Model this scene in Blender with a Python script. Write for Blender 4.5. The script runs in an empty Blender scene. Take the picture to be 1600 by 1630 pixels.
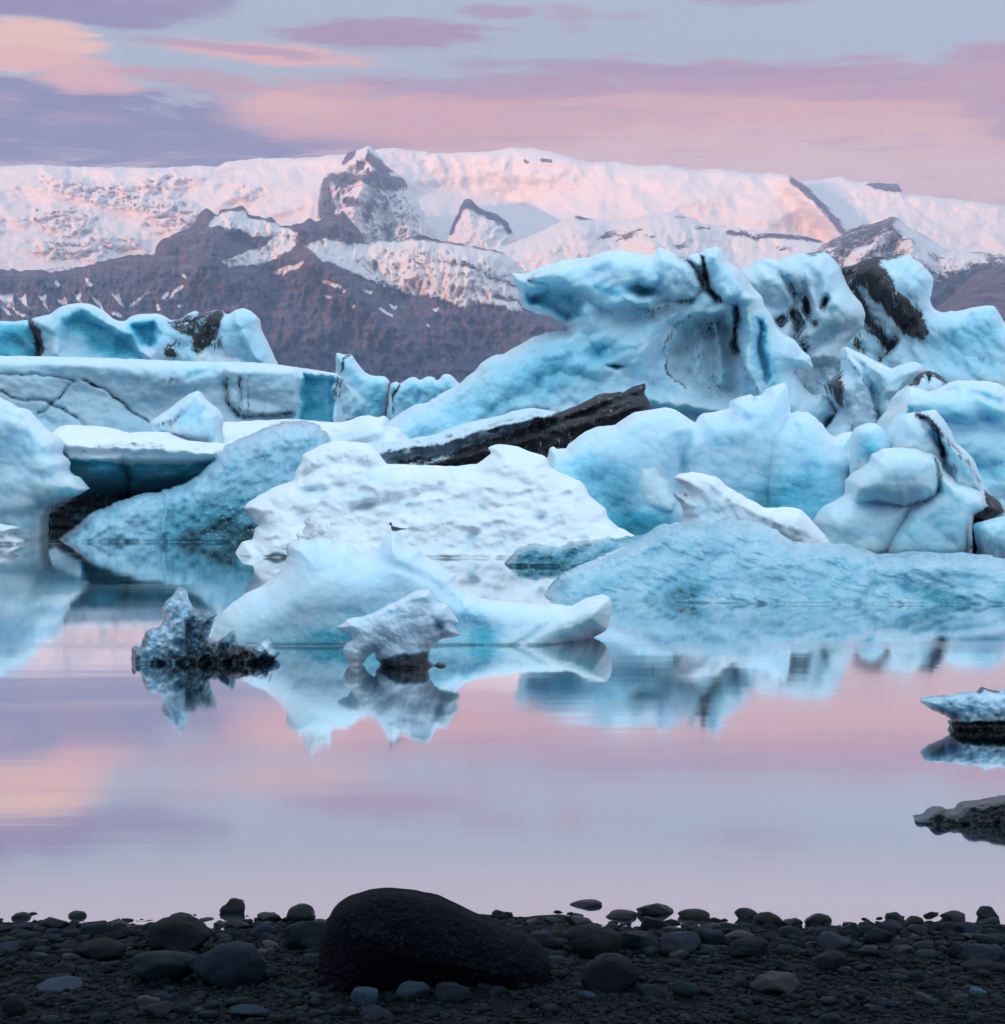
import bpy, math, random
import numpy as np
from mathutils import Vector

S = bpy.context.scene
COL = S.collection
R = math.radians

# ------------------------------------------------------------------ camera
F = 2700.0      # focal length in photo pixels (photo is 1600 wide)
CH = 3.8        # camera height above the lagoon
HV = 665.0      # photo row of the horizon
cam_d = bpy.data.cameras.new('camera')
cam = bpy.data.objects.new('camera', cam_d)
COL.objects.link(cam)
cam.location = (0, 0, CH)
cam.rotation_euler = (R(90), 0, 0)
cam_d.sensor_fit = 'HORIZONTAL'
cam_d.sensor_width = 36.0
cam_d.lens = 36.0 * F / 1600.0
cam_d.shift_y = -(815.0 - HV) / 1600.0
cam_d.clip_start = 0.3
cam_d.clip_end = 60000
S.camera = cam

# ------------------------------------------------------------------ render settings
S.render.engine = 'CYCLES'
S.view_settings.view_transform = 'Standard'
S.view_settings.look = 'None'
S.view_settings.exposure = 0.36
S.view_settings.gamma = 1.0
cy = S.cycles
cy.use_denoising = True
cy.use_adaptive_sampling = True
cy.adaptive_threshold = 0.02
cy.adaptive_min_samples = 16
cy.max_bounces = 5
cy.diffuse_bounces = 3
cy.glossy_bounces = 3
cy.transmission_bounces = 4
cy.volume_bounces = 0
cy.caustics_reflective = False
cy.caustics_refractive = False
cy.sample_clamp_indirect = 4.0

# ------------------------------------------------------------------ node helper
class NT:
    def __init__(s, tree):
        s.t = tree
        s.n = tree.nodes
        s.l = tree.links
    def put(s, sock, v):
        if isinstance(v, bpy.types.NodeSocket):
            s.l.new(v, sock)
        elif v is not None:
            if isinstance(v, (tuple, list)) and len(v) == 3 and sock.type == 'RGBA':
                v = (*v, 1)
            sock.default_value = v
    def new(s, typ, **kw):
        n = s.n.new(typ)
        for k, v in kw.items():
            setattr(n, k, v)
        return n
    def math(s, op, a, b=None, c=None, clamp=False):
        n = s.new('ShaderNodeMath', operation=op, use_clamp=clamp)
        s.put(n.inputs[0], a)
        if b is not None: s.put(n.inputs[1], b)
        if c is not None: s.put(n.inputs[2], c)
        return n.outputs[0]
    def vmath(s, op, a, b=None):
        n = s.new('ShaderNodeVectorMath', operation=op)
        s.put(n.inputs[0], a)
        if b is not None: s.put(n.inputs[1], b)
        return n.outputs[0]
    def mix(s, f, a, b, blend='MIX'):
        n = s.new('ShaderNodeMix', data_type='RGBA', blend_type=blend)
        n.clamp_factor = True
        s.put(n.inputs[0], f); s.put(n.inputs[6], a); s.put(n.inputs[7], b)
        return n.outputs[2]
    def smooth(s, x, lo, hi, olo=0.0, ohi=1.0):
        n = s.new('ShaderNodeMapRange', interpolation_type='SMOOTHSTEP')
        s.put(n.inputs[0], x); s.put(n.inputs[1], lo); s.put(n.inputs[2], hi)
        s.put(n.inputs[3], olo); s.put(n.inputs[4], ohi)
        return n.outputs[0]
    def noise(s, vec, scale, detail=4, rough=0.55, dist=0.0, col=False):
        n = s.new('ShaderNodeTexNoise')
        s.put(n.inputs['Vector'], vec)
        n.inputs['Scale'].default_value = scale
        n.inputs['Detail'].default_value = detail
        n.inputs['Roughness'].default_value = rough
        n.inputs['Distortion'].default_value = dist
        return n.outputs['Color' if col else 'Fac']
    def voro(s, vec, scale, feature='F1', out='Distance', rand=1.0):
        n = s.new('ShaderNodeTexVoronoi', feature=feature)
        s.put(n.inputs['Vector'], vec)
        n.inputs['Scale'].default_value = scale
        n.inputs['Randomness'].default_value = rand
        return n.outputs[out]
    def scale3(s, vec, sc):
        n = s.new('ShaderNodeMapping')
        s.put(n.inputs[0], vec)
        n.inputs['Scale'].default_value = sc
        return n.outputs[0]
    def ramp(s, f, stops):
        n = s.new('ShaderNodeValToRGB')
        s.put(n.inputs[0], f)
        e = n.color_ramp.elements
        e[0].position, e[0].color = stops[0][0], (*stops[0][1], 1)
        e[1].position, e[1].color = stops[-1][0], (*stops[-1][1], 1)
        for p, c in stops[1:-1]:
            x = e.new(p); x.color = (*c, 1)
        return n.outputs[0]
    def bump(s, h, strength, dist, normal=None):
        n = s.new('ShaderNodeBump')
        n.inputs['Strength'].default_value = strength
        n.inputs['Distance'].default_value = dist
        s.put(n.inputs['Height'], h)
        if normal is not None: s.put(n.inputs['Normal'], normal)
        return n.outputs[0]

def lin(r, g, b):
    f = lambda c: (c / 255 / 12.92) if c / 255 <= 0.04045 else ((c / 255 + 0.055) / 1.055) ** 2.4
    return (f(r), f(g), f(b))

# ------------------------------------------------------------------ sky
SUN_EL = R(9.5)
SX, SY = 0.72, 0.694
SUN_AZ = math.atan2(-SX, -SY)    # towards the sun: from the left, a little behind the camera
W = bpy.data.worlds.new('World')
S.world = W
W.use_nodes = True
W.node_tree.nodes.clear()
w = NT(W.node_tree)
tc = w.new('ShaderNodeTexCoord').outputs['Generated']
sep = w.new('ShaderNodeSeparateXYZ'); w.put(sep.inputs[0], tc)
dx, dy, dz = sep.outputs
az = w.math('ARCTAN2', dx, dy)
el = w.math('ARCSINE', dz)
sky = w.new('ShaderNodeTexSky', sky_type='NISHITA')
sky.sun_disc = False
sky.sun_elevation = SUN_EL
sky.sun_rotation = SUN_AZ
sky.air_density = 1.0
sky.dust_density = 1.0
sky.ozone_density = 2.0
nish = w.mix(1.0, sky.outputs[0], (0.10, 0.10, 0.10), 'MULTIPLY')
# thin high veil over the whole sky: lavender low down, bluer overhead
eln = w.math('DIVIDE', el, math.pi / 2)
veil = w.ramp(eln, [(0.0, lin(246, 200, 192)), (0.07, lin(226, 190, 190)), (0.125, lin(184, 192, 200)), (0.155, lin(180, 190, 200)),
                    (0.172, lin(228, 208, 216)), (0.20, lin(236, 216, 226)), (0.30, lin(226, 218, 238)), (0.55, lin(190, 212, 246)), (1.0, lin(186, 212, 250))])
base = w.mix(0.85, nish, veil)
up = w.math('MAXIMUM', w.smooth(dy, 0.35, -0.5), w.smooth(dz, 0.35, 0.9))
base = w.mix(up, base, (0.88, 1.14, 1.32))
# clouds, laid out by real direction (azimuth, elevation)
K = 2700.0
au = w.math('MULTIPLY', az, K)
ev = w.math('MULTIPLY', el, K)
comb = w.new('ShaderNodeCombineXYZ')
w.put(comb.inputs[0], w.math('MULTIPLY', az, 9.0)); w.put(comb.inputs[1], w.math('MULTIPLY', el, 30.0)); w.put(comb.inputs[2], 3.3)
cvec = comb.outputs[0]
wn = w.new('ShaderNodeSeparateColor'); w.put(wn.inputs[0], w.noise(cvec, 1.1, 6, 0.60, 0.6, col=True))
wu = w.math('MULTIPLY', w.math('SUBTRACT', wn.outputs[0], 0.5), 150.0)
wv = w.math('MULTIPLY', w.math('SUBTRACT', wn.outputs[1], 0.5), 42.0)
pu = w.math('ADD', au, wu)
pv = w.math('ADD', ev, wv)
fine = w.noise(w.scale3(cvec, (0.7, 1.3, 1)), 2.6, 8, 0.66, 0.9)
fine2 = w.noise(w.scale3(cvec, (0.5, 2.2, 1)), 5.0, 6, 0.62, 0.5)
fine = w.math('ADD', w.math('MULTIPLY', fine, 0.7), w.math('MULTIPLY', fine2, 0.3))
# u, v (photo), half sizes, tilt, edge softness, colour, opacity
CL = [
    (1180, 212, 900, 92, 0, 0.55, (204, 149, 152), 1.0),
    (900, 250, 1100, 60, 0, 0.8, (234, 166, 155), 0.85),
    (1100, 300, 900, 50, -2, 0.7, (252, 190, 164), 0.95),
    (1500, 240, 420, 75, -3, 0.8, (252, 186, 159), 0.85),
    (1020, 185, 500, 52, 0, 0.9, (244, 176, 159), 0.8),
    (700, 150, 420, 22, 2, 0.8, (178, 130, 155), 0.75),
    (1240, 140, 330, 32, -4, 0.8, (191, 136, 155), 0.8),
    (1000, 118, 300, 12, -2, 0.9, (172, 134, 159), 0.7),
    (1300, 290, 620, 66, -3, 0.95, (252, 199, 184), 0.95),
    (100, 215, 480, 62, -3, 0.45, (120, 114, 153), 1.0),
    (330, 232, 300, 34, 0, 0.8, (129, 114, 152), 0.85),
    (490, 188, 140, 46, 0, 0.9, (250, 172, 155), 0.95),
    (660, 200, 190, 40, 0, 0.9, (240, 166, 155), 0.85),
    (450, 168, 100, 18, -8, 0.9, (255, 184, 159), 0.6),
    (40, 98, 120, 40, 0, 0.5, (255, 197, 166), 1.0),
    (60, 120, 110, 16, 0, 0.8, (250, 178, 159), 0.7),
    (170, 148, 85, 24, 0, 0.6, (246, 176, 162), 0.95),
    (150, 208, 60, 10, 0, 0.8, (172, 134, 157), 0.6),
    (10, 190, 60, 20, 0, 0.8, (172, 136, 161), 0.7),
    (40, 32, 260, 30, -2, 0.6, (141, 121, 157), 1.0),
    (270, 32, 110, 20, 0, 0.8, (146, 126, 161), 0.95),
    (620, 66, 160, 27, 0, 0.7, (172, 130, 157), 1.0),
    (430, 100, 160, 18, -3, 0.7, (248, 178, 161), 0.95),
    (380, 93, 150, 8, -4, 0.8, (182, 138, 163), 0.7),
    (320, 143, 130, 14, -3, 0.7, (204, 150, 155), 0.9),
    (780, 30, 66, 12, 0, 0.8, (176, 138, 165), 0.9),
    (890, 33, 50, 14, 0, 0.8, (186, 138, 157), 0.6),
    (905, 57, 34, 9, 0, 0.8, (182, 139, 163), 0.45),
    (1190, 12, 100, 16, 0, 0.9, (169, 138, 165), 0.8),
    (980, 38, 50, 7, 0, 0.9, (176, 143, 167), 0.5),
    (1370, 112, 80, 8, 0, 0.9, (188, 141, 161), 0.8),
    (1620, 172, 130, 66, 6, 0.6, (203, 149, 152), 1.0),
    (1540, 118, 55, 20, 0, 0.8, (189, 139, 159), 0.9),
    (-900, 150, 700, 120, 0, 0.6, (236, 180, 166), 0.9),
    (2900, 200, 900, 130, 0, 0.6, (204, 161, 167), 0.9),
]
colr = base
for (cu, cv, ru, rv, tilt, soft, c, op) in CL:
    x = w.math('SUBTRACT', pu, cu - 800.0)
    y = w.math('SUBTRACT', pv, HV - cv)
    if tilt:
        y = w.math('ADD', y, w.math('MULTIPLY', x, math.tan(R(-tilt))))
    x = w.math('DIVIDE', x, ru); y = w.math('DIVIDE', y, rv)
    d = w.math('ADD', w.math('MULTIPLY', x, x), w.math('MULTIPLY', y, y))
    d = w.math('ADD', d, w.math('MULTIPLY', w.math('SUBTRACT', fine, 0.5), 5.0))
    m = w.smooth(d, 1.0 + soft * 0.7, 1.0 - soft, 0.0, op)
    colr = w.mix(m, colr, lin(*c))
stk = w.noise(w.scale3(cvec, (0.8, 2.4, 1)), 2.0, 6, 0.62, 0.8)
band = w.math('MULTIPLY', w.smooth(el, 0.01, 0.05), w.smooth(el, 0.215, 0.17))
colr = w.mix(w.math('MULTIPLY', band, w.smooth(stk, 0.50, 0.78, 0.0, 0.42)), colr, lin(150, 126, 162))
stk2 = w.noise(w.scale3(cvec, (0.45, 1.7, 1)), 3.1, 8, 0.64, 1.2)
colr = w.mix(w.math('MULTIPLY', band, w.smooth(stk2, 0.52, 0.74, 0.0, 0.40)), colr, lin(255, 208, 184))
bg = w.new('ShaderNodeBackground')
w.put(bg.inputs[0], colr)
bg.inputs[1].default_value = 0.95
wo = w.new('ShaderNodeOutputWorld')
w.l.new(bg.outputs[0], wo.inputs[0])
W.cycles.sampling_method = 'MANUAL'
W.cycles.sample_map_resolution = 512

# ------------------------------------------------------------------ sun
sd_ = bpy.data.lights.new('sun', 'SUN')
sun = bpy.data.objects.new('sun', sd_)
COL.objects.link(sun)
sd_.energy = 5.0
sd_.angle = R(0.5)
sd_.color = (1.0, 0.45, 0.24)
to_sun = Vector((-SX * math.cos(SUN_EL), -SY * math.cos(SUN_EL), math.sin(SUN_EL)))
sun.rotation_euler = to_sun.to_track_quat('Z', 'Y').to_euler()

# ------------------------------------------------------------------ numpy noise
_rng = np.random.RandomState(7)
_P = _rng.permutation(512)
_P = np.concatenate([_P, _P, _P])
_ga = _rng.rand(512) * 2 * np.pi
_G = np.stack([np.cos(_ga), np.sin(_ga)], 1)
def perlin(x, y, seed=0):
    x = x + seed * 17.31; y = y + seed * 9.77
    xi = np.floor(x).astype(int); yi = np.floor(y).astype(int)
    xf = x - xi; yf = y - yi
    u = xf * xf * xf * (xf * (xf * 6 - 15) + 10)
    v = yf * yf * yf * (yf * (yf * 6 - 15) + 10)
    def g(ix, iy, fx, fy):
        h = _P[(_P[ix & 511] + iy) & 511]
        gr = _G[h]
        return gr[..., 0] * fx + gr[..., 1] * fy
    a = g(xi, yi, xf, yf); b = g(xi + 1, yi, xf - 1, yf)
    c = g(xi, yi + 1, xf, yf - 1); d = g(xi + 1, yi + 1, xf - 1, yf - 1)
    return ((a + u * (b - a)) * (1 - v) + (c + u * (d - c)) * v) * 1.5
def fbm(x, y, octv=4, seed=0, kind='f', gain=0.5):
    s = np.zeros_like(x); a = 1.0; t = 0.0
    for i in range(octv):
        n = perlin(x * 2 ** i, y * 2 ** i, seed + i * 3)
        if kind == 'r': n = 1 - 2 * np.abs(n)
        elif kind == 'b': n = 2 * np.abs(n) - 0.5
        s += a * n; t += a; a *= gain
    return s / t
def facets(x, y, seed=0, k=1.0):
    """tilted random planes per voronoi cell: chipped, faceted ice"""
    xi = np.floor(x).astype(int); yi = np.floor(y).astype(int)
    best = np.full(x.shape, 1e9); out = np.zeros_like(x)
    for ox in (-1, 0, 1):
        for oy in (-1, 0, 1):
            cx = xi + ox; cyy = yi + oy
            h = _P[(_P[(cx + seed) & 511] + cyy) & 511]
            h2 = _P[(h + 77) & 511]; h3 = _P[(h + 191) & 511]
            px = cx + h / 512.0; py = cyy + h2 / 512.0
            ddx = x - px; ddy = y - py
            d = ddx ** 2 + ddy ** 2
            m = d < best
            a = h3 / 512.0 * 2 * np.pi
            val = (ddx * np.cos(a) + ddy * np.sin(a)) * k + (h2 / 512.0 - 0.5) * 0.5
            best = np.where(m, d, best); out = np.where(m, val, out)
    return out
def chips(x, y, seed=0, k=0.9):
    """lower envelope of tilted bowls: flat faces meeting in crisp continuous edges"""
    xi = np.floor(x).astype(int); yi = np.floor(y).astype(int)
    out = np.full(x.shape, 1e9)
    for ox in (-2, -1, 0, 1, 2):
        for oy in (-2, -1, 0, 1, 2):
            cx = xi + ox; cyy = yi + oy
            h = _P[(_P[(cx + seed) & 511] + cyy) & 511]
            h2 = _P[(h + 77) & 511]; h3 = _P[(h + 191) & 511]
            ddx = x - (cx + h / 512.0); ddy = y - (cyy + h2 / 512.0)
            a = h3 / 512.0 * 2 * np.pi
            g = 0.35 + 0.5 * (h2 / 512.0)
            out = np.minimum(out, (ddx * np.cos(a) + ddy * np.sin(a)) * g + k * (ddx ** 2 + ddy ** 2))
    return -out
def polydist(px, py, poly, closed=True, nearest=False):
    n = len(poly)
    best = np.full(px.shape, 1e18); nx = np.zeros_like(px); ny = np.zeros_like(py)
    for i in range(n if closed else n - 1):
        ax, ay = poly[i]; bx, by = poly[(i + 1) % n]
        ex, ey = bx - ax, by - ay
        L = ex * ex + ey * ey + 1e-12
        t = np.clip(((px - ax) * ex + (py - ay) * ey) / L, 0, 1)
        qx = ax + t * ex; qy = ay + t * ey
        d = (px - qx) ** 2 + (py - qy) ** 2
        m = d < best
        best = np.where(m, d, best)
        if nearest:
            nx = np.where(m, qx, nx); ny = np.where(m, qy, ny)
    d = np.sqrt(best)
    return (d, nx, ny) if nearest else d
def inside(px, py, poly):
    n = len(poly); c = np.zeros(px.shape, bool)
    for i in range(n):
        ax, ay = poly[i]; bx, by = poly[(i + 1) % n]
        if ay == by: continue
        m = ((ay > py) != (by > py)) & (px < (bx - ax) * (py - ay) / (by - ay) + ax)
        c ^= m
    return c
def sdist(px, py, poly):
    d = polydist(px, py, poly)
    return np.where(inside(px, py, poly), d, -d)
def roughen(poly, amp, seed, step=7.0):
    rs = np.random.RandomState(seed)
    out = []
    n = len(poly)
    for i in range(n):
        a = np.array(poly[i], float); b = np.array(poly[(i + 1) % n], float)
        L = np.hypot(*(b - a))
        k = max(1, int(L / step))
        nrm = np.array([-(b - a)[1], (b - a)[0]]) / (L + 1e-9)
        for j in range(k):
            p = a + (b - a) * j / k
            if j > 0: p = p + nrm * rs.normal(0, amp) * min(1.0, L / 40 + .4)
            else: p = p + rs.normal(0, amp * 0.3, 2)
            out.append(p)
    # one corner-cutting pass so the line is organic, not a polygon
    o2 = []
    n = len(out)
    for i in range(n):
        a = out[i]; b = out[(i + 1) % n]
        o2.append(a * 0.8 + b * 0.2); o2.append(a * 0.2 + b * 0.8)
    return [tuple(p) for p in o2]
def sstep(x, a, b):
    t = np.clip((x - a) / (b - a), 0, 1)
    return t * t * (3 - 2 * t)

def link_mesh(name, verts, faces, mat, parent=None, smooth=True, attr=None):
    me = bpy.data.meshes.new(name)
    verts = np.asarray(verts, dtype=np.float32)
    if isinstance(faces, np.ndarray):
        nf, k = faces.shape
        me.vertices.add(len(verts)); me.vertices.foreach_set('co', verts.ravel())
        me.loops.add(nf * k); me.loops.foreach_set('vertex_index', faces.astype(np.int32).ravel())
        me.polygons.add(nf)
        me.polygons.foreach_set('loop_start', np.arange(0, nf * k, k, dtype=np.int32))
        me.polygons.foreach_set('loop_total', np.full(nf, k, dtype=np.int32))
        me.update(calc_edges=True)
    else:
        me.from_pydata([tuple(v) for v in verts], [], faces)
    me.polygons.foreach_set('use_smooth', np.full(len(me.polygons), smooth))
    if attr is not None:
        ca = me.attributes.new('mask', 'FLOAT_COLOR', 'POINT')
        ca.data.foreach_set('color', np.asarray(attr, dtype=np.float32).ravel())
    me.materials.append(mat)
    o = bpy.data.objects.new(name, me)
    COL.objects.link(o)
    if parent is not None: o.parent = parent
    return o

def tag(o, label=None, cat=None, group=None, kind=None):
    if label: o['label'] = label
    if cat: o['category'] = cat
    if group: o['group'] = group
    if kind: o['kind'] = kind
    return o

def wline(v):           # distance of the water at a photo row
    return F * CH / (v - HV)

ANCH = {}
def relief(name, outline, D, mat, anchor=True, notch=4.0, sp=2.2, T=2.0, Tb=2.0, Rr=40, jit=0.8, seed=1, lean=0.0, wl=None,
           feats=(), masks=(), rough=True, power=0.5, back_sp=1, wm=6.0, step=7.0, drop=None, ext=0):
    """A solid body: a sculpted front with real thickness, a rounded back, closed at the rim.
    feats shape the front in metres, masks fill the colour attribute (R blue, G dirt and painted shade, B clear)."""
    poly = roughen(outline, jit, seed, step) if rough else [tuple(map(float, p)) for p in outline]
    P = np.array(poly)
    u0, v0 = P.min(0) - sp; u1, v1 = P.max(0) + sp
    us = np.arange(u0, u1 + sp, sp); vs = np.arange(v0, v1 + sp, sp)
    U, V = np.meshgrid(us, vs)
    d, nx, ny = polydist(U, V, poly, nearest=True)
    ins = inside(U, V, poly)
    sd = np.where(ins, d, -d)
    keep = sd > -0.75 * sp
    kf = keep[:-1, :-1] & keep[1:, :-1] & keep[:-1, 1:] & keep[1:, 1:]
    # at least one truly inside
    kf &= (sd[:-1, :-1] > 0) | (sd[1:, :-1] > 0) | (sd[:-1, 1:] > 0) | (sd[1:, 1:] > 0)
    used = np.zeros_like(keep)
    used[:-1, :-1] |= kf; used[1:, :-1] |= kf; used[:-1, 1:] |= kf; used[1:, 1:] |= kf
    # rim = used vertices not surrounded by four kept faces
    cnt = np.zeros(keep.shape, int)
    cnt[:-1, :-1] += kf; cnt[1:, :-1] += kf; cnt[:-1, 1:] += kf; cnt[1:, 1:] += kf
    rim = used & (cnt < 4)
    U = np.where(rim, nx, U); V = np.where(rim, ny, V)
    s = np.where(rim, 0.0, np.maximum(sd, 0.0))
    wu_ = U + wm * fbm(U / 23.0, V / 23.0, 4, seed + 11)
    wv_ = V + wm * fbm(U / 23.0, V / 23.0, 4, seed + 31)
    def prof(x, p=power):
        x = np.clip(x, 0, 1)
        return (1 - (1 - x) ** 2) ** p
    h = T * prof(s / Rr)
    hb = Tb * prof(s / Rr)
    edge = sstep(s, 0, min(14.0, Rr * 0.5))
    mpp = D / F
    for f in feats:
        k = f[0]
        if k == 'l':      # overlapping mass with its own rounded edge: poly, thickness, edge px, base
            _, pl, tt, rr, bb = f
            q = sdist(wu_ * 0.5 + U * 0.5, wv_ * 0.5 + V * 0.5, roughen(pl, jit, seed + 5))
            hh = np.where(q > 0, bb + tt * prof(q / rr), -1e3)
            h = np.maximum(h, np.minimum(hh, 1e3) * np.where(q > 0, edge, 1) )
        elif k == 'g':    # groove (depth > 0) or rib (depth < 0)
            _, pts, ww, dd = f
            q = polydist(wu_, wv_, pts, closed=False)
            h = h - dd * np.exp(-(q / ww) ** 2) * edge
        elif k == 'b':    # bump or bowl: u v ru rv angle height
            _, cu, cv, ru, rv, an, dd = f
            c_, s_ = math.cos(R(an)), math.sin(R(an))
            x = ((wu_ - cu) * c_ + (wv_ - cv) * s_) / ru; y = (-(wu_ - cu) * s_ + (wv_ - cv) * c_) / rv
            h = h + dd * np.exp(-(x * x + y * y)) * edge
        elif k == 'c':    # cut back a region
            _, pl, dd, rr = f
            q = sdist(wu_, wv_, pl)
            h = h - dd * sstep(q, 0, rr) * edge
        elif k == 'n':    # noise: amp, size px, octaves, kind, stretch x, angle
            _, amp, sz, oc, kd, st, an = f
            c_, s_ = math.cos(R(an)), math.sin(R(an))
            x = (U * c_ + V * s_) / (sz * st); y = (-U * s_ + V * c_) / sz
            h = h + amp * fbm(x, y, oc, seed, kd) * edge
        elif k == 'f':    # facets: amp, size px, stretch, angle
            _, amp, sz, st, an = f
            if sz <= 20: amp = amp * 1.8
            c_, s_ = math.cos(R(an)), math.sin(R(an))
            x = (wu_ * c_ + wv_ * s_) / (sz * st); y = (-wu_ * s_ + wv_ * c_) / sz
            h = h + amp * chips(x, y, seed) * edge
        elif k == 'fn':
            h = h + f[1](U, V, s) * edge
    base = np.full(U.shape, float(D))
    if callable(lean):
        base = base + lean(U, V)
    elif lean:
        base = base + lean * ((wl or V.max()) - V) * mpp
    if wl and notch:
        h = h - notch * mpp * np.exp(-((V - (wl - 1.0)) / 2.0) ** 2) * edge
    h = np.maximum(h, -0.8 * hb)
    if wl and anchor:
        am = used & (np.abs(V - wl) < 5) & (s > Rr * 0.35)
        if am.any():
            sh = float(np.median((h - (base - D))[am]))
            base = base + sh
    ANCH[name] = float(D + (sh if wl and anchor and am.any() else 0))
    Yf = base - h
    Yb = base + hb
    idx = -np.ones(U.shape, int)
    nu = used.sum()
    idx[used] = np.arange(nu)
    uu, vv, yf, yb = U[used], V[used], Yf[used], Yb[used]
    front = np.stack([(uu - 800) / F * yf, yf, CH + (HV - vv) / F * yf], 1)
    rimu = rim[used]
    bidx_local = np.where(rimu, np.arange(nu), 0)
    nb = (~rimu).sum()
    bidx_local[~rimu] = nu + np.arange(nb)
    yb2 = yb[~rimu]; b0 = base[used][~rimu]
    # back points keep the width they have on the rim plane, so the back stays behind the silhouette
    back = np.stack([(uu[~rimu] - 800) / F * b0, yb2, CH + (HV - vv[~rimu]) / F * b0], 1)
    ii = idx[:-1, :-1][kf]; jj = idx[1:, :-1][kf]; kk = idx[1:, 1:][kf]; ll = idx[:-1, 1:][kf]
    fr = np.stack([ii, jj, kk, ll], 1)
    br = np.stack([bidx_local[ii], bidx_local[ll], bidx_local[kk], bidx_local[jj]], 1)
    # drop back faces whose four vertices are all rim (would coincide with the front)
    allrim = rimu[ii] & rimu[jj] & rimu[kk] & rimu[ll]
    fr = fr[~allrim]; br = br[~allrim]
    A = np.zeros((nu, 4)); A[:, 3] = 1
    wu1, wv1, s1 = wu_[used], wv_[used], s[used]
    u1_, v1_ = U[used], V[used]
    for m in masks:
        k, ch = m[0], m[1]
        if k == 'p':      # poly, softness, value
            q = sdist(wu1, wv1, m[2]); x = sstep(q, -m[3], m[3]) * m[4]
        elif k == 's':    # stroke pts, width, value
            q = polydist(wu1, wv1, m[2], closed=False); x = np.exp(-(q / m[3]) ** 2) * m[4]
        elif k == 'e':
            c_, s_ = math.cos(R(m[6])), math.sin(R(m[6]))
            x = ((wu1 - m[2]) * c_ + (wv1 - m[3]) * s_) / m[4]; y = (-(wu1 - m[2]) * s_ + (wv1 - m[3]) * c_) / m[5]
            x = np.exp(-(x * x + y * y) ** 1.3) * m[7]
        elif k == 'a':    # all
            x = np.full(nu, float(m[2]))
        elif k == 'n':    # noise amp size stretch ang
            c_, s_ = math.cos(R(m[5])), math.sin(R(m[5]))
            x = m[2] * fbm((u1_ * c_ + v1_ * s_) / (m[3] * m[4]), (-u1_ * s_ + v1_ * c_) / m[3], 4, seed + 60)
        elif k == 'rim':  # value near the thin rim, px
            x = np.exp(-s1 / m[3]) * m[2]
        A[:, ch] += x
    A[:, :3] = np.clip(A[:, :3], 0, 1)
    verts = np.concatenate([front, back]); A = np.concatenate([A, A[~rimu]])
    faces = np.concatenate([fr, br])
    o = link_mesh(name, verts, faces, mat, attr=A)
    return o

# ------------------------------------------------------------------ materials
def new_mat(name):
    m = bpy.data.materials.new(name)
    m.use_nodes = True
    m.node_tree.nodes.clear()
    t = NT(m.node_tree)
    b = t.new('ShaderNodeBsdfPrincipled')
    o = t.new('ShaderNodeOutputMaterial')
    t.l.new(b.outputs[0], o.inputs[0])
    return m, t, b, o

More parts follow.
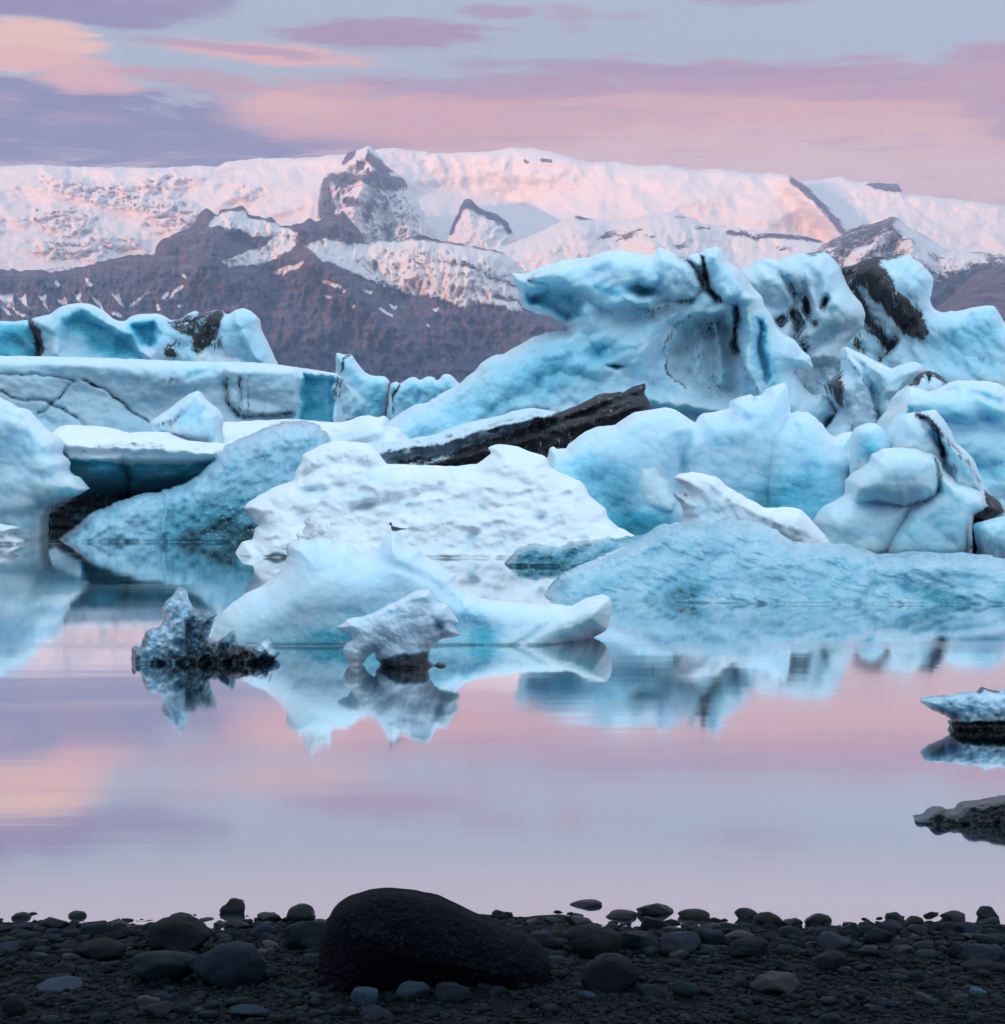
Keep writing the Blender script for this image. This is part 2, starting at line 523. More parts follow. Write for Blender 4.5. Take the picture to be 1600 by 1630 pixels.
SSS = 0.9
def ice_mat(name, white=(0.74, 0.86, 0.95), pale=(0.40, 0.75, 0.89), teal=(0.10, 0.50, 0.64), deep=(0.02, 0.29, 0.42),
            dirt=(0.020, 0.020, 0.023), scale=1.0, rough=0.45, bump=0.25, glassy=0.0, trans=0.0, stain=(0.15, 0.17, 0.20), sss=0.0, cell=0.0, spec=0.6):
    m, t, b, o = new_mat(name)
    co = t.new('ShaderNodeTexCoord').outputs['Object']
    at = t.new('ShaderNodeAttribute', attribute_name='mask', attribute_type='GEOMETRY')
    sp_ = t.new('ShaderNodeSeparateColor'); t.put(sp_.inputs[0], at.outputs['Color'])
    blue, drt, clr = sp_.outputs
    n1 = t.noise(co, 0.9 * scale, 5, 0.6, 0.4)
    n2 = t.noise(co, 5.0 * scale, 6, 0.65)
    n3 = t.noise(t.scale3(co, (1, 1, 0.35)), 3.6 * scale, 8, 0.78, 0.8)
    f = t.math('ADD', blue, t.math('MULTIPLY', t.math('SUBTRACT', n1, 0.5), 0.34))
    n5 = t.noise(t.scale3(co, (1.0, 1.0, 4.0)), 2.4 * scale, 7, 0.7, 1.0)
    f = t.math('ADD', f, t.math('MULTIPLY', t.math('SUBTRACT', n5, 0.5), 0.50))
    f = t.math('ADD', f, t.math('MULTIPLY', t.math('SUBTRACT', n2, 0.5), 0.20), clamp=True)
    c = t.ramp(f, [(0.0, white), (0.28, tuple((a * .55 + b_ * .45) for a, b_ in zip(white, pale))), (0.48, pale), (0.74, teal), (1.0, deep)])
    # dirt: grey staining under broken black streaks
    df = t.math('ADD', drt, t.math('MULTIPLY', t.math('SUBTRACT', n3, 0.5), 3.2))
    df = t.math('MULTIPLY', t.smooth(df, 0.30, 0.80), t.smooth(drt, 0.02, 0.2))
    haze_d = t.math('MULTIPLY', t.smooth(n3, 0.30, 0.65), t.math('MULTIPLY', drt, 1.2, clamp=True))
    c = t.mix(haze_d, c, stain)
    c = t.mix(df, c, t.mix(t.smooth(n2, 0.35, 0.7), dirt, tuple(x * 2.2 for x in dirt)))
    if cell:      # pale flecks painted into the colour as glints
        glint = t.noise(t.scale3(co, (1, 1, 1.8)), 7.0 * scale, 4, 0.6, 1.0)
        c = t.mix(t.math('MULTIPLY', t.smooth(glint, 0.60, 0.68), t.math('MULTIPLY', clr, 0.9)), c, (0.85, 0.93, 0.97))
    t.put(b.inputs['Base Color'], c)
    rg = t.math('SUBTRACT', rough, t.math('MULTIPLY', clr, rough * 0.75))
    t.put(b.inputs['Roughness'], t.math('ADD', rg, t.math('MULTIPLY', df, 0.2), clamp=True))
    b.inputs['Specular IOR Level'].default_value = spec
    b.inputs['IOR'].default_value = 1.31
    hgt = t.math('ADD', t.math('MULTIPLY', n2, 0.5), t.math('MULTIPLY', t.noise(co, 18 * scale, 4, 0.6), 0.25))
    if cell:
        st = t.noise(t.scale3(co, (1, 1, 2.6)), 4.0 * scale, 6, 0.7, 1.6)
        hgt = t.math('ADD', hgt, t.math('MULTIPLY', t.math('ABSOLUTE', t.math('SUBTRACT', st, 0.5)), cell * 2.0))
    cw = t.vmath('ADD', co, t.vmath('SCALE', t.noise(co, 1.5 * scale, 4, 0.6, col=True)))
    cr = t.voro(t.scale3(cw, (1, 1, 0.6)), 0.8 * scale, 'DISTANCE_TO_EDGE')
    crack = t.math('MULTIPLY', t.smooth(cr, 0.0, 0.02, 1.0, 0.0), t.smooth(n1, 0.5, 0.62))
    hgt = t.math('SUBTRACT', hgt, t.math('MULTIPLY', crack, 0.8))
    nb = t.bump(hgt, bump, 0.25 / scale)
    t.put(b.inputs['Normal'], nb)
    if trans:
        t.put(b.inputs['Transmission Weight'], t.math('MULTIPLY', t.math('SUBTRACT', 1.0, df, clamp=True), t.smooth(n1, 0.3, 0.6, trans * 0.5, trans)))
    if sss:
        b.inputs['Subsurface Weight'].default_value = sss
        b.inputs['Subsurface Radius'].default_value = (0.35, 0.85, 1.0)
        b.inputs['Subsurface Scale'].default_value = 1.0 / scale
    if glassy:
        t.put(b.inputs['Coat Weight'], t.math('MULTIPLY', t.math('SUBTRACT', 1.0, t.math('MULTIPLY', df, 0.85)), glassy))
        b.inputs['Coat Roughness'].default_value = 0.06
        b.inputs['Coat IOR'].default_value = 1.31
        t.put(b.inputs['Coat Normal'], t.bump(hgt, min(1.0, bump * 1.8), 0.3 / scale))
    return m

ICE = ice_mat('glacier_ice', scale=1.4, bump=0.16, sss=SSS)

ICE_FAR = ice_mat('weathered_ice', scale=0.5, bump=0.22, sss=0.4)
SNOWICE = ice_mat('snowy_ice', white=(0.88, 0.91, 0.94), pale=(0.52, 0.77, 0.87), scale=1.6, rough=0.7, bump=0.12)
CLEAR = ice_mat('clear_ice', white=(0.54, 0.77, 0.88), pale=(0.26, 0.57, 0.71), teal=(0.07, 0.34, 0.45), deep=(0.01, 0.10, 0.13),
                scale=1.3, rough=0.25, bump=0.35, glassy=0.7, cell=0.6, sss=0.35)
GLASS = ice_mat('glassy_ice', white=(0.76, 0.88, 0.97), pale=(0.50, 0.70, 0.84), teal=(0.12, 0.27, 0.36), deep=(0.015, 0.04, 0.055),
                dirt=(0.012, 0.014, 0.016), scale=2.5, rough=0.10, bump=0.3, sss=0.5, spec=0.9, stain=(0.03, 0.038, 0.045))

def rock_snow_mat(name, rock=(0.165, 0.105, 0.120), rock2=(0.070, 0.070, 0.125), snow=(0.80, 0.74, 0.73), sc=0.004, bump=1.0, edge=0.10):
    m, t, b, o = new_mat(name)
    co = t.new('ShaderNodeTexCoord').outputs['Object']
    at = t.new('ShaderNodeAttribute', attribute_name='mask', attribute_type='GEOMETRY')
    sp_ = t.new('ShaderNodeSeparateColor'); t.put(sp_.inputs[0], at.outputs['Color'])
    rk = sp_.outputs[0]
    n1 = t.noise(co, sc * 4, 7, 0.68, 0.3)
    n2 = t.noise(t.scale3(co, (1, 1, 0.25)), sc * 7, 6, 0.65, 0.5)
    n3 = t.noise(t.scale3(co, (0.35, 0.35, 2.2)), sc * 6, 5, 0.6, 0.4)
    n4 = t.noise(t.scale3(co, (1, 1, 1.6)), sc * 14, 6, 0.72, 0.2)
    nn = t.math('ADD', t.math('MULTIPLY', t.math('SUBTRACT', n1, 0.5), 1.1), t.math('MULTIPLY', t.math('SUBTRACT', n4, 0.5), 1.6))
    f = t.math('ADD', rk, t.math('MULTIPLY', nn, t.smooth(rk, 0.02, 0.2)))
    f = t.smooth(f, 0.5 - edge, 0.5 + edge)
    rc = t.mix(t.smooth(n2, 0.35, 0.65), rock, rock2)
    rc = t.mix(t.smooth(n3, 0.45, 0.7), rc, tuple(x * 1.5 for x in rock))
    c = t.mix(f, snow, rc)
    t.put(b.inputs['Base Color'], c)
    b.inputs['Roughness'].default_value = 0.9
    b.inputs['Specular IOR Level'].default_value = 0.1
    hg = t.math('ADD', t.math('MULTIPLY', n2, f), t.math('MULTIPLY', n1, 0.35))
    t.put(b.inputs['Normal'], t.bump(hg, bump, 30.0))
    return m
MTN = rock_snow_mat('basalt_and_snow')
MTN_B = rock_snow_mat('blue_grey_rock_and_snow', rock=(0.085, 0.085, 0.12), rock2=(0.05, 0.055, 0.09))
CAP = rock_snow_mat('glacier_snow', rock=(0.10, 0.085, 0.10), rock2=(0.07, 0.06, 0.08), sc=0.003, bump=0.6)

# ------------------------------------------------------------------ haze
def mk_haze():
    m = bpy.data.materials.new('thin_air_haze'); m.use_nodes = True
    t = NT(m.node_tree); m.node_tree.nodes.clear()
    v = t.new('ShaderNodeVolumePrincipled')
    v.inputs['Color'].default_value = (0.54, 0.68, 1.0, 1)
    v.inputs['Density'].default_value = HAZE
    v.inputs['Anisotropy'].default_value = 0.0
    o = t.new('ShaderNodeOutputMaterial')
    t.l.new(v.outputs[0], o.inputs['Volume'])
    x0, x1, y0, y1, z0, z1 = -13000, 8000, -7000, 11500, -9, 1690
    vs = [(x, y, z) for x in (x0, x1) for y in (y0, y1) for z in (z0, z1)]
    fs = [(0, 1, 3, 2), (4, 6, 7, 5), (0, 4, 5, 1), (2, 3, 7, 6), (0, 2, 6, 4), (1, 5, 7, 3)]
    h = link_mesh('haze', vs, fs, m, smooth=False)
    tag(h, kind='stuff')
HAZE = 9.5e-5
mk_haze()

# ------------------------------------------------------------------ terrain
def LN(Dc, Db, vt, vb):
    """surface that recedes from Db at row vb to Dc at row vt"""
    def f(U, V):
        return (np.clip((vb - V) / (vb - vt), -0.2, 1.4)) * (Dc - Db)
    return f

def terrain(name, outline, Db, Dc, vt, vb, mat, **kw):
    o = relief(name, outline, Db, mat, lean=LN(Dc, Db, vt, vb), **kw)
    tag(o, kind='structure')
    return o

RK = 0
ice_cap = [(-400, 300), (-250, 280), (-80, 262), (0, 264), (60, 262), (120, 265), (200, 267), (260, 267), (320, 263), (345, 266), (360, 257), (400, 253), (460, 251),
           (500, 250), (540, 246), (600, 238), (625, 235), (650, 239), (700, 244), (760, 242), (790, 239), (820, 235), (850, 236), (885, 243), (915, 252), (950, 258), (985, 257), (1020, 264),
           (1060, 262), (1100, 270), (1150, 268), (1200, 275), (1240, 276), (1256, 278), (1280, 288), (1320, 283), (1342, 281), (1365, 289), (1400, 291), (1430, 290),
           (1440, 308), (1500, 315), (1560, 322), (1600, 328), (1680, 338), (1800, 352), (2000, 380), (2000, 700), (-400, 700)]
def crev(U, V, s):
    m = sstep(-(U - 470), 0, 150) * sstep(V, 262, 285)
    q = U + 14 * fbm(U / 40, V / 25, 3, 8); p = V + 9 * fbm(U / 40, V / 25, 3, 9)
    a = fbm((q + p * 0.8) / 34, (p - q * 0.22) / 13, 6, 3, 'r', 0.68)
    patch = 0.15 + 1.15 * sstep(fbm(U / 110, V / 40, 3, 14), -0.25, 0.30)
    m2 = sstep(U, 1320, 1420) * 0.3
    return a * patch * (m * 105 + m2 * 55)
terrain('ice_cap', ice_cap, 8700, 9700, 240, 430, CAP, sp=2.6, T=40, Tb=500, Rr=10, jit=0.8, seed=3, wm=5,
        feats=[('n', 90, 170, 5, 'f', 1.6, 0), ('fn', crev), ('b', 900, 300, 200, 50, 0, -160), ('b', 1100, 300, 160, 60, -10, 260),
               ('b', 760, 310, 130, 45, 10, -200), ('b', 870, 270, 130, 35, 0, 150), ('g', [(1258, 284), (1290, 315), (1345, 372)], 22, -420),
               ('b', 1230, 340, 60, 50, 0, 200), ('b', 560, 300, 120, 60, 0, 180), ('n', 70, 60, 5, 'r', 1.5, 10), ('n', 18, 22, 5, 'r', 3.0, 8), ('f', 110, 90, 1.8, 20)],
        masks=[('s', RK, [(1262, 287), (1285, 305), (1305, 325), (1322, 345), (1345, 370)], 7, 0.8),
               ('s', RK, [(835, 257), (839, 258)], 4, 1.0), ('s', RK, [(862, 256), (876, 258)], 4, 1.0),
               ('p', RK, [(1372, 291), (1430, 291), (1436, 306), (1408, 306)], 3, 0.85)])

peak = [(470, 460), (492, 380), (500, 345), (507, 300), (520, 275), (534, 268), (545, 257), (553, 243), (562, 240), (573, 238), (585, 231), (593, 235),
        (602, 247), (614, 262), (628, 272), (642, 281), (651, 290), (655, 303), (668, 325), (690, 370), (720, 460)]
terrain('rocky_peak', peak, 7900, 8650, 232, 420, MTN, sp=1.6, T=300, Tb=300, Rr=40, jit=1.4, seed=5, wm=7,
        feats=[('g', [(585, 233), (590, 270), (575, 300), (560, 340), (560, 400)], 12, -260), ('n', 170, 38, 5, 'r', 0.7, 20), ('g', [(620, 275), (610, 330), (620, 400)], 12, 120),
               ('n', 85, 14, 5, 'r', 0.7, 0)],
        masks=[('p', RK, [(506, 345), (507, 302), (520, 277), (530, 272), (526, 300), (536, 330), (530, 352), (515, 350)], 6, 0.75),
               ('p', RK, [(545, 256), (553, 243), (570, 238), (560, 255), (548, 262)], 3, 0.85),
               ('p', RK, [(588, 238), (600, 248), (614, 262), (628, 272), (605, 275), (590, 262), (580, 250)], 4, 0.9),
               ('p', RK, [(528, 278), (548, 270), (580, 275), (610, 272), (640, 283), (652, 292), (650, 300), (625, 303), (600, 300), (575, 290), (545, 300), (530, 296)], 6, 0.66),
               ('p', RK, [(565, 255), (580, 255), (580, 270), (566, 270)], 4, 0.8),
               ('e', RK, 558, 322, 14, 10, 0, 0.7), ('e', RK, 590, 325, 16, 12, 0, 0.6), ('e', RK, 586, 345, 8, 10, 0, 0.5)])
pyramid = [(690, 460), (706, 392), (715, 372), (722, 352), (732, 330), (739, 317), (750, 316), (760, 328), (770, 334), (782, 338), (797, 345), (808, 352), (813, 362), (824, 380), (850, 460)]
terrain('snowy_pyramid_peak', pyramid, 7500, 7950, 316, 430, MTN_B, sp=1.8, T=300, Tb=200, Rr=50, jit=1.2, seed=6, wm=5,
        feats=[('n', 70, 24, 5, 'r', 0.8, 20)],
        masks=[('s', RK, [(740, 318), (728, 345), (718, 370)], 5, 0.8), ('s', RK, [(745, 320), (760, 334), (785, 345), (806, 356), (810, 368)], 8, 0.72), ('e', RK, 745, 326, 12, 9, 0, 0.6)])

hills = [(770, 398), (810, 388), (850, 374), (880, 358), (915, 341), (940, 348), (975, 353), (1000, 349), (1030, 341), (1060, 338), (1085, 340),
         (1115, 353), (1160, 362), (1200, 366), (1240, 370), (1275, 373), (1310, 384), (1345, 420), (1380, 440), (1380, 700), (770, 700)]
terrain('snow_hills', hills, 6400, 7300, 338, 480, MTN_B, sp=2.4, T=160, Tb=250, Rr=24, jit=0.8, seed=8, wm=5,
        feats=[('n', 130, 85, 5, 'f', 1.4, 10), ('b', 1050, 375, 55, 60, 30, 200), ('b', 905, 375, 50, 50, 30, 150), ('b', 985, 380, 35, 45, 0, -150),
               ('b', 1180, 400, 60, 40, 0, -100), ('n', 40, 22, 5, 'r', 1, 0), ('f', 90, 50, 1.3, 25)],
        masks=[('e', RK, 930, 347, 16, 5, 10, 0.6), ('e', RK, 1000, 374, 26, 7, -20, 0.55), ('e', RK, 968, 374, 22, 6, -20, 0.62), ('e', RK, 1082, 346, 14, 3, 0, 0.55), ('s', RK, [(1160, 371), (1185, 373), (1210, 377), (1260, 377), (1305, 382)], 6, 0.66),
               ('e', RK, 1035, 376, 18, 4, 0, 0.45), ('s', RK, [(1110, 362), (1130, 364)], 4, 0.5), ('e', RK, 1085, 392, 20, 5, 0, 0.45), ('e', RK, 1250, 395, 30, 6, 0, 0.4)])

rmt = [(1280, 430), (1305, 395), (1325, 380), (1345, 370), (1356, 364), (1372, 357), (1390, 356), (1410, 349), (1424, 344), (1434, 348), (1442, 358), (1462, 368), (1478, 380), (1494, 388), (1512, 399),
       (1540, 402), (1566, 401), (1600, 408), (1680, 418), (1800, 440), (1950, 500), (2000, 700), (1280, 700)]
terrain('right_mountain', rmt, 5500, 6350, 345, 520, MTN_B, sp=2.2, T=220, Tb=250, Rr=30, jit=1.6, seed=9, wm=8,
        feats=[('n', 130, 60, 6, 'r', 0.8, 35), ('g', [(1424, 345), (1400, 380), (1360, 420)], 12, -160), ('g', [(1424, 345), (1450, 400), (1480, 470)], 14, -160), ('n', 40, 18, 4, 'r', 0.8, 30)],
        masks=[('a', RK, 0.46), ('p', RK, [(1320, 382), (1372, 358), (1424, 345), (1440, 380), (1400, 400), (1340, 410)], 6, 0.14),
               ('s', RK, [(1350, 418), (1385, 392), (1420, 372)], 7, -0.5), ('s', RK, [(1430, 358), (1470, 385), (1510, 402), (1560, 412)], 7, -0.42), ('s', RK, [(1440, 395), (1500, 420), (1540, 420)], 12, -0.26),
               ('p', RK, [(1400, 520), (1460, 475), (1520, 440), (1560, 425), (1680, 425), (1680, 700), (1400, 700)], 10, 0.5), ('s', RK, [(1380, 440), (1410, 425), (1400, 460)], 10, -0.3)])
rsl = [(1470, 520), (1508, 478), (1530, 460), (1548, 440), (1575, 428), (1600, 422), (1680, 405), (1780, 392), (1900, 420), (2000, 480), (2000, 700), (1470, 700)]
terrain('brown_slope', rsl, 4200, 5200, 415, 560, MTN, sp=3, T=300, Tb=200, Rr=50, jit=1.5, seed=10, wm=8,
        feats=[('n', 60, 40, 5, 'r', 0.7, 50)], masks=[('a', RK, 0.98)])

bm = [(-400, 450), (-250, 436), (-80, 424), (0, 428), (40, 430), (75, 432), (95, 432), (130, 425), (180, 412), (215, 405), (246, 404), (250, 390), (262, 378), (285, 369), (300, 364), (312, 352), (316, 340), (328, 331), (338, 336), (347, 344),
      (350, 333), (372, 331), (388, 327), (391, 340), (412, 344), (436, 350), (444, 358), (462, 360), (478, 356), (494, 346), (502, 354), (512, 350), (528, 338), (536, 344), (545, 334), (556, 348), (566, 360), (574, 370), (578, 386),
      (600, 382), (640, 384), (672, 374), (690, 380), (720, 386), (760, 392), (800, 402), (822, 418), (830, 440), (836, 470), (850, 492), (880, 504), (902, 520), (940, 545), (975, 600), (980, 720), (-400, 720)]
def gul(U, V, s):
    m = sstep(V, 370, 430)
    m = m * sstep(V - 0.20 * (U - 480) , 425, 500)
    return m * 55 * fbm((U + V * 0.15 + 12 * fbm(U / 50, V / 50, 3, 22)) / 24, V / 110, 5, 21, 'r', 0.62) * (0.35 + 0.9 * sstep(fbm(U / 80, V / 60, 3, 23), -0.3, 0.4))
terrain('brown_mountain', bm, 5200, 6250, 335, 600, MTN, sp=2.0, T=220, Tb=300, Rr=26, jit=1.5, seed=12, wm=6, step=6,
        feats=[('n', 120, 110, 5, 'f', 1.0, 0), ('fn', gul), ('b', 330, 400, 40, 50, 0, 160), ('b', 490, 400, 40, 60, -20, 160), ('g', [(480, 392), (450, 440), (420, 520)], 22, 130),
               ('g', [(480, 400), (540, 450), (620, 520)], 26, -160), ('b', 700, 420, 120, 40, 25, 120), ('n', 45, 22, 5, 'r', 0.6, 0), ('n', 70, 45, 5, 'r', 0.5, 8), ('f', 150, 70, 0.8, 20),
               ('g', [(395, 345), (430, 370), (470, 390)], 16, 90)],
        masks=[('a', RK, 0.90), ('p', RK, [(-80, 420), (240, 400), (300, 360), (600, 330), (820, 400), (840, 500), (700, 500), (560, 460), (300, 440), (-80, 470)], 16, -0.13),
               # summit plateau snow
               ('p', RK, [(335, 352), (350, 338), (388, 334), (395, 345), (436, 355), (470, 368), (470, 392), (462, 400), (420, 420), (365, 424), (352, 416), (420, 392), (440, 375), (400, 374), (372, 362), (335, 362)], 4, -0.72),
               # right snowfield
               ('p', RK, [(485, 392), (500, 388), (520, 382), (560, 388), (578, 390), (610, 384), (660, 382), (730, 390), (800, 404), (830, 420), (830, 494), (800, 488), (770, 482), (735, 490), (705, 474), (660, 468), (610, 452), (560, 432), (520, 415)], 7, -0.80),
               ('p', RK, [(430, 436), (455, 424), (485, 416), (478, 424), (450, 438)], 3, -0.8),
               ('s', RK, [(640, 398), (672, 404), (700, 412), (740, 428)], 8, 0.42), ('s', RK, [(740, 418), (780, 440), (815, 455)], 6, 0.55), ('s', RK, [(660, 415), (690, 430)], 5, 0.45),
               ('s', RK, [(790, 470), (830, 480)], 6, 0.6), ('s', RK, [(500, 356), (510, 372)], 5, 0.35),
               ('s', RK, [(14, 472), (20, 484)], 3.2, -0.9), ('s', RK, [(2, 474), (12, 486)], 3.5, -0.9),
               ] + [('p', RK, [(x, y), (x + 8, y + 5), (x + 16, y - 2), (x + 18, y + 16), (x + 24, y + 30)], 1.8, -0.95) for x, y in ((4, 470), (24, 467), (58, 470), (88, 472), (114, 466), (144, 470), (176, 466))]
              + [('s', RK, p, 3.0, -1.0) for p in ([(0, 486), (14, 500)], [(28, 496), (44, 506)], [(238, 463), (222, 478), (208, 487)], [(288, 456), (272, 472)], [(284, 488), (290, 486)], [(252, 484), (252, 490)], [(264, 464), (262, 472)],
                 [(604, 490), (614, 496), (622, 500)], [(624, 486), (630, 490)], [(515, 448), (530, 453), (548, 462)], [(580, 462), (590, 466)], [(690, 494), (702, 495)], [(292, 438), (296, 440)], [(180, 496), (192, 504)], [(138, 444), (142, 454)], [(680, 516), (681, 518)], [(90, 452), (92, 456)],
                 [(520, 472), (526, 474)], [(560, 486), (564, 488)])])

# unseen ridge added left of the view to shade the lagoon and lower slopes
def add_shade_ridge():
    n_t, n_s = 90, 14
    vs = []; 
    sx, sy = SX, SY
    tt = np.linspace(-13000, 5000, n_t)
    for i, t_ in enumerate(tt):
        Hh = 1280 + 60 * float(perlin(np.array([t_ / 900.0]), np.array([0.3]), 4)[0]) + 25 * float(perlin(np.array([t_ / 260.0]), np.array([2.3]), 5)[0])
        for j in range(n_s):
            q = j / (n_s - 1) * 2 - 1
            s_ = -2700 + q * 1400
            z = -8 + (Hh + 8) * (1 - abs(q)) ** 1.1 + 30 * float(perlin(np.array([t_ / 300.0]), np.array([q * 4 + 9]), 6)[0]) * (1 - abs(q))
            # in photo directions: along the light, then across it
            vs.append((sx * s_ + sy * t_ * 1.0, sy * s_ - sx * t_, z))
    fs = []
    for i in range(n_t - 1):
        for j in range(n_s - 1):
            a = i * n_s + j
            fs.append((a, a + 1, a + n_s + 1, a + n_s))
    fs = np.array(fs)
    A = np.zeros((len(vs), 4)); A[:, 0] = 0.8; A[:, 3] = 1
    o = link_mesh('shade_ridge', np.array(vs), fs, MTN, attr=A)
    tag(o, kind='structure')
add_shade_ridge()

# ------------------------------------------------------------------ water
def mk_water():
    m = bpy.data.materials.new('still_lagoon_water'); m.use_nodes = True
    t = NT(m.node_tree); m.node_tree.nodes.clear()
    co = t.new('ShaderNodeTexCoord').outputs['Object']
    st = t.scale3(co, (0.05, 0.55, 1))
    n1 = t.noise(st, 1.0, 4, 0.6, 0.4)
    n2 = t.noise(t.scale3(co, (0.35, 2.2, 1)), 1.0, 3, 0.5)
    rg = t.smooth(n1, 0.50, 0.70, 0.05, 0.11)
    nrm = t.bump(t.math('ADD', t.math('MULTIPLY', n1, 1.0), t.math('MULTIPLY', n2, 0.12)), 0.010, 0.25)
    g = t.new('ShaderNodeBsdfGlossy'); t.put(g.inputs['Color'], (0.97, 0.96, 0.96)); t.put(g.inputs['Roughness'], rg); t.put(g.inputs['Normal'], nrm)
    d = t.new('ShaderNodeBsdfDiffuse'); t.put(d.inputs['Color'], (0.008, 0.035, 0.055))
    fr = t.new('ShaderNodeFresnel'); fr.inputs['IOR'].default_value = 1.33
    fac = t.smooth(fr.outputs[0], 0.05, 0.30, 0.60, 0.96)
    mx = t.new('ShaderNodeMixShader'); t.put(mx.inputs[0], fac); t.l.new(d.outputs[0], mx.inputs[1]); t.l.new(g.outputs[0], mx.inputs[2])
    o = t.new('ShaderNodeOutputMaterial'); t.l.new(mx.outputs[0], o.inputs[0])
    vs = [(-9000, 5, 0), (7800, 5, 0), (7800, 7600, 0), (-9000, 7600, 0)]
    ob = link_mesh('water', vs, [(0, 1, 2, 3)], m, smooth=False)
    tag(ob, kind='structure')
mk_water()

# ------------------------------------------------------------------ bergs, far to near
B, DT, CR = 0, 1, 2
def berg(name, outline, wl, mat, label, cat='iceberg', group=None, dD=0.0, **kw):
    D = wline(wl) + dD
    kw.setdefault('wl', wl)
    o = relief(name, outline, D, mat, **kw)
    if name != 'crown': tag(o, label, cat, group)
    else: o['label'] = label
    return o

# far left: teal berg in two pieces
berg('iceberg', [(-120, 600), (-105, 545), (-70, 522), (-40, 515), (0, 511), (30, 511), (46, 509), (52, 520), (60, 534), (67, 548), (65, 560), (60, 570), (60, 790), (-125, 790)], 735, ICE_FAR,
     'dark teal far iceberg at the left edge, with a black crack on its right', T=3, Tb=4, Rr=30, seed=21, jit=0.6, dD=3, lean=0.15,
     feats=[('n', 0.5, 30, 4, 'f', 1, 0), ('b', 25, 545, 25, 18, 0, -1.0)], masks=[('a', B, 0.78), ('s', B, [(0, 512), (45, 512)], 5, -0.4), ('s', DT, [(48, 510), (56, 530), (64, 550), (58, 568)], 4, 1.0), ('e', DT, 45, 548, 16, 14, 0, 0.35)])
berg('iceberg', [(50, 507), (62, 504), (80, 500), (95, 489), (110, 484), (125, 482), (142, 483), (160, 492), (175, 505), (190, 511), (200, 511), (206, 505), (220, 500), (250, 499), (262, 503), (270, 509), (285, 509), (300, 499),
                 (312, 494), (320, 500), (335, 496), (345, 493), (355, 495), (360, 501), (375, 493), (388, 490), (400, 495), (411, 505), (413, 520), (420, 535), (432, 560), (445, 590), (450, 790), (62, 790), (62, 570), (67, 560), (67, 545), (60, 530), (52, 518)],
     735, ICE_FAR, 'far teal iceberg with two rounded humps and a black-stained middle, behind the shelf', T=4, Tb=5, Rr=26, seed=22, jit=0.6, lean=0.25,
     feats=[('c', [(90, 505), (130, 488), (165, 505), (205, 530), (228, 570), (90, 572)], 1.8, 20), ('g', [(128, 485), (168, 510), (210, 535), (235, 570)], 7, -1.4), ('c', [(200, 515), (245, 505), (262, 530), (240, 560), (215, 540)], 2.0, 14),
            ('b', 380, 520, 20, 30, 20, 1.0), ('g', [(375, 495), (385, 530), (410, 575)], 6, -0.8), ('b', 320, 530, 35, 30, 0, -0.8), ('n', 0.5, 26, 5, 'f', 1, 20), ('f', 1.2, 34, 1.2, 40)],
     masks=[('a', B, 0.42), ('p', B, [(95, 508), (130, 495), (165, 515), (205, 535), (228, 572), (165, 572), (140, 545), (110, 530)], 14, 0.34), ('p', B, [(200, 518), (245, 508), (250, 545), (240, 555), (222, 545)], 6, 0.42), ('s', B, [(80, 560), (120, 545)], 14, -0.25),
            ('p', B, [(228, 552), (245, 550), (270, 575), (228, 575)], 4, -0.5), ('p', B, [(300, 575), (325, 555), (360, 558), (395, 580), (300, 585)], 5, -0.45), ('rim', B, -0.3, 7),
            ('p', DT, [(265, 512), (300, 500), (345, 493), (353, 500), (345, 530), (330, 550), (315, 565), (305, 560), (308, 535), (285, 530), (270, 520)], 5, 0.75), ('e', DT, 270, 560, 16, 10, 20, 0.95), ('e', DT, 345, 545, 12, 12, 0, 0.6), ('s', DT, [(352, 496), (335, 520), (320, 545)], 7, 0.5),
            ('s', DT, [(52, 512), (62, 530), (67, 550), (62, 565)], 3, 0.9), ('e', DT, 295, 545, 30, 20, 0, 0.2)])

# back blocks
berg('iceberg', [(534, 568), (536, 561), (545, 564), (560, 564), (566, 574), (572, 582), (580, 592), (590, 597), (612, 599), (620, 605), (620, 613), (617, 660), (612, 790), (520, 790), (534, 610)], 742, ICE_FAR,
     'pale block of ice with a pointed top and a black seam down its left side', T=3, Tb=3, Rr=16, seed=24, jit=0.6, lean=0.1,
     feats=[('l', [(544, 600), (560, 606), (592, 634), (592, 642), (584, 660), (560, 680), (540, 790), (530, 790)], 2.5, 18, 1.0), ('n', 0.4, 16, 4, 'f', 1, 0)],
     masks=[('a', B, 0.42), ('rim', B, -0.25, 5), ('e', B, 600, 635, 14, 30, 0, 0.25), ('p', B, [(544, 600), (592, 634), (570, 640), (548, 670)], 6, -0.2), ('s', DT, [(556, 564), (545, 572), (543, 592)], 2.6, 0.9), ('s', DT, [(619, 612), (616, 660)], 2, 0.8)])
berg('iceberg', [(621, 614), (623, 610), (632, 607), (637, 611), (644, 606), (652, 601), (661, 600), (668, 606), (680, 599), (690, 600), (695, 607), (705, 596), (715, 595), (722, 600), (728, 608), (770, 640), (780, 790), (612, 790), (616, 660)], 744, ICE_FAR,
     'low scalloped teal ice block with rounded bumps, left of the arched iceberg', T=3, Tb=3, Rr=14, seed=25, jit=0.5, lean=0.1,
     feats=[('g', [(667, 604), (664, 640)], 4, 0.6), ('g', [(695, 606), (690, 640)], 4, 0.5), ('g', [(636, 612), (626, 630), (628, 660)], 2.5, 0.6), ('n', 0.4, 18, 4, 'f', 1, 0)],
     masks=[('a', B, 0.55), ('rim', B, -0.4, 6), ('s', DT, [(636, 612), (626, 632), (628, 658)], 1.6, 0.9), ('s', DT, [(618, 612), (615, 660)], 2, 1)])

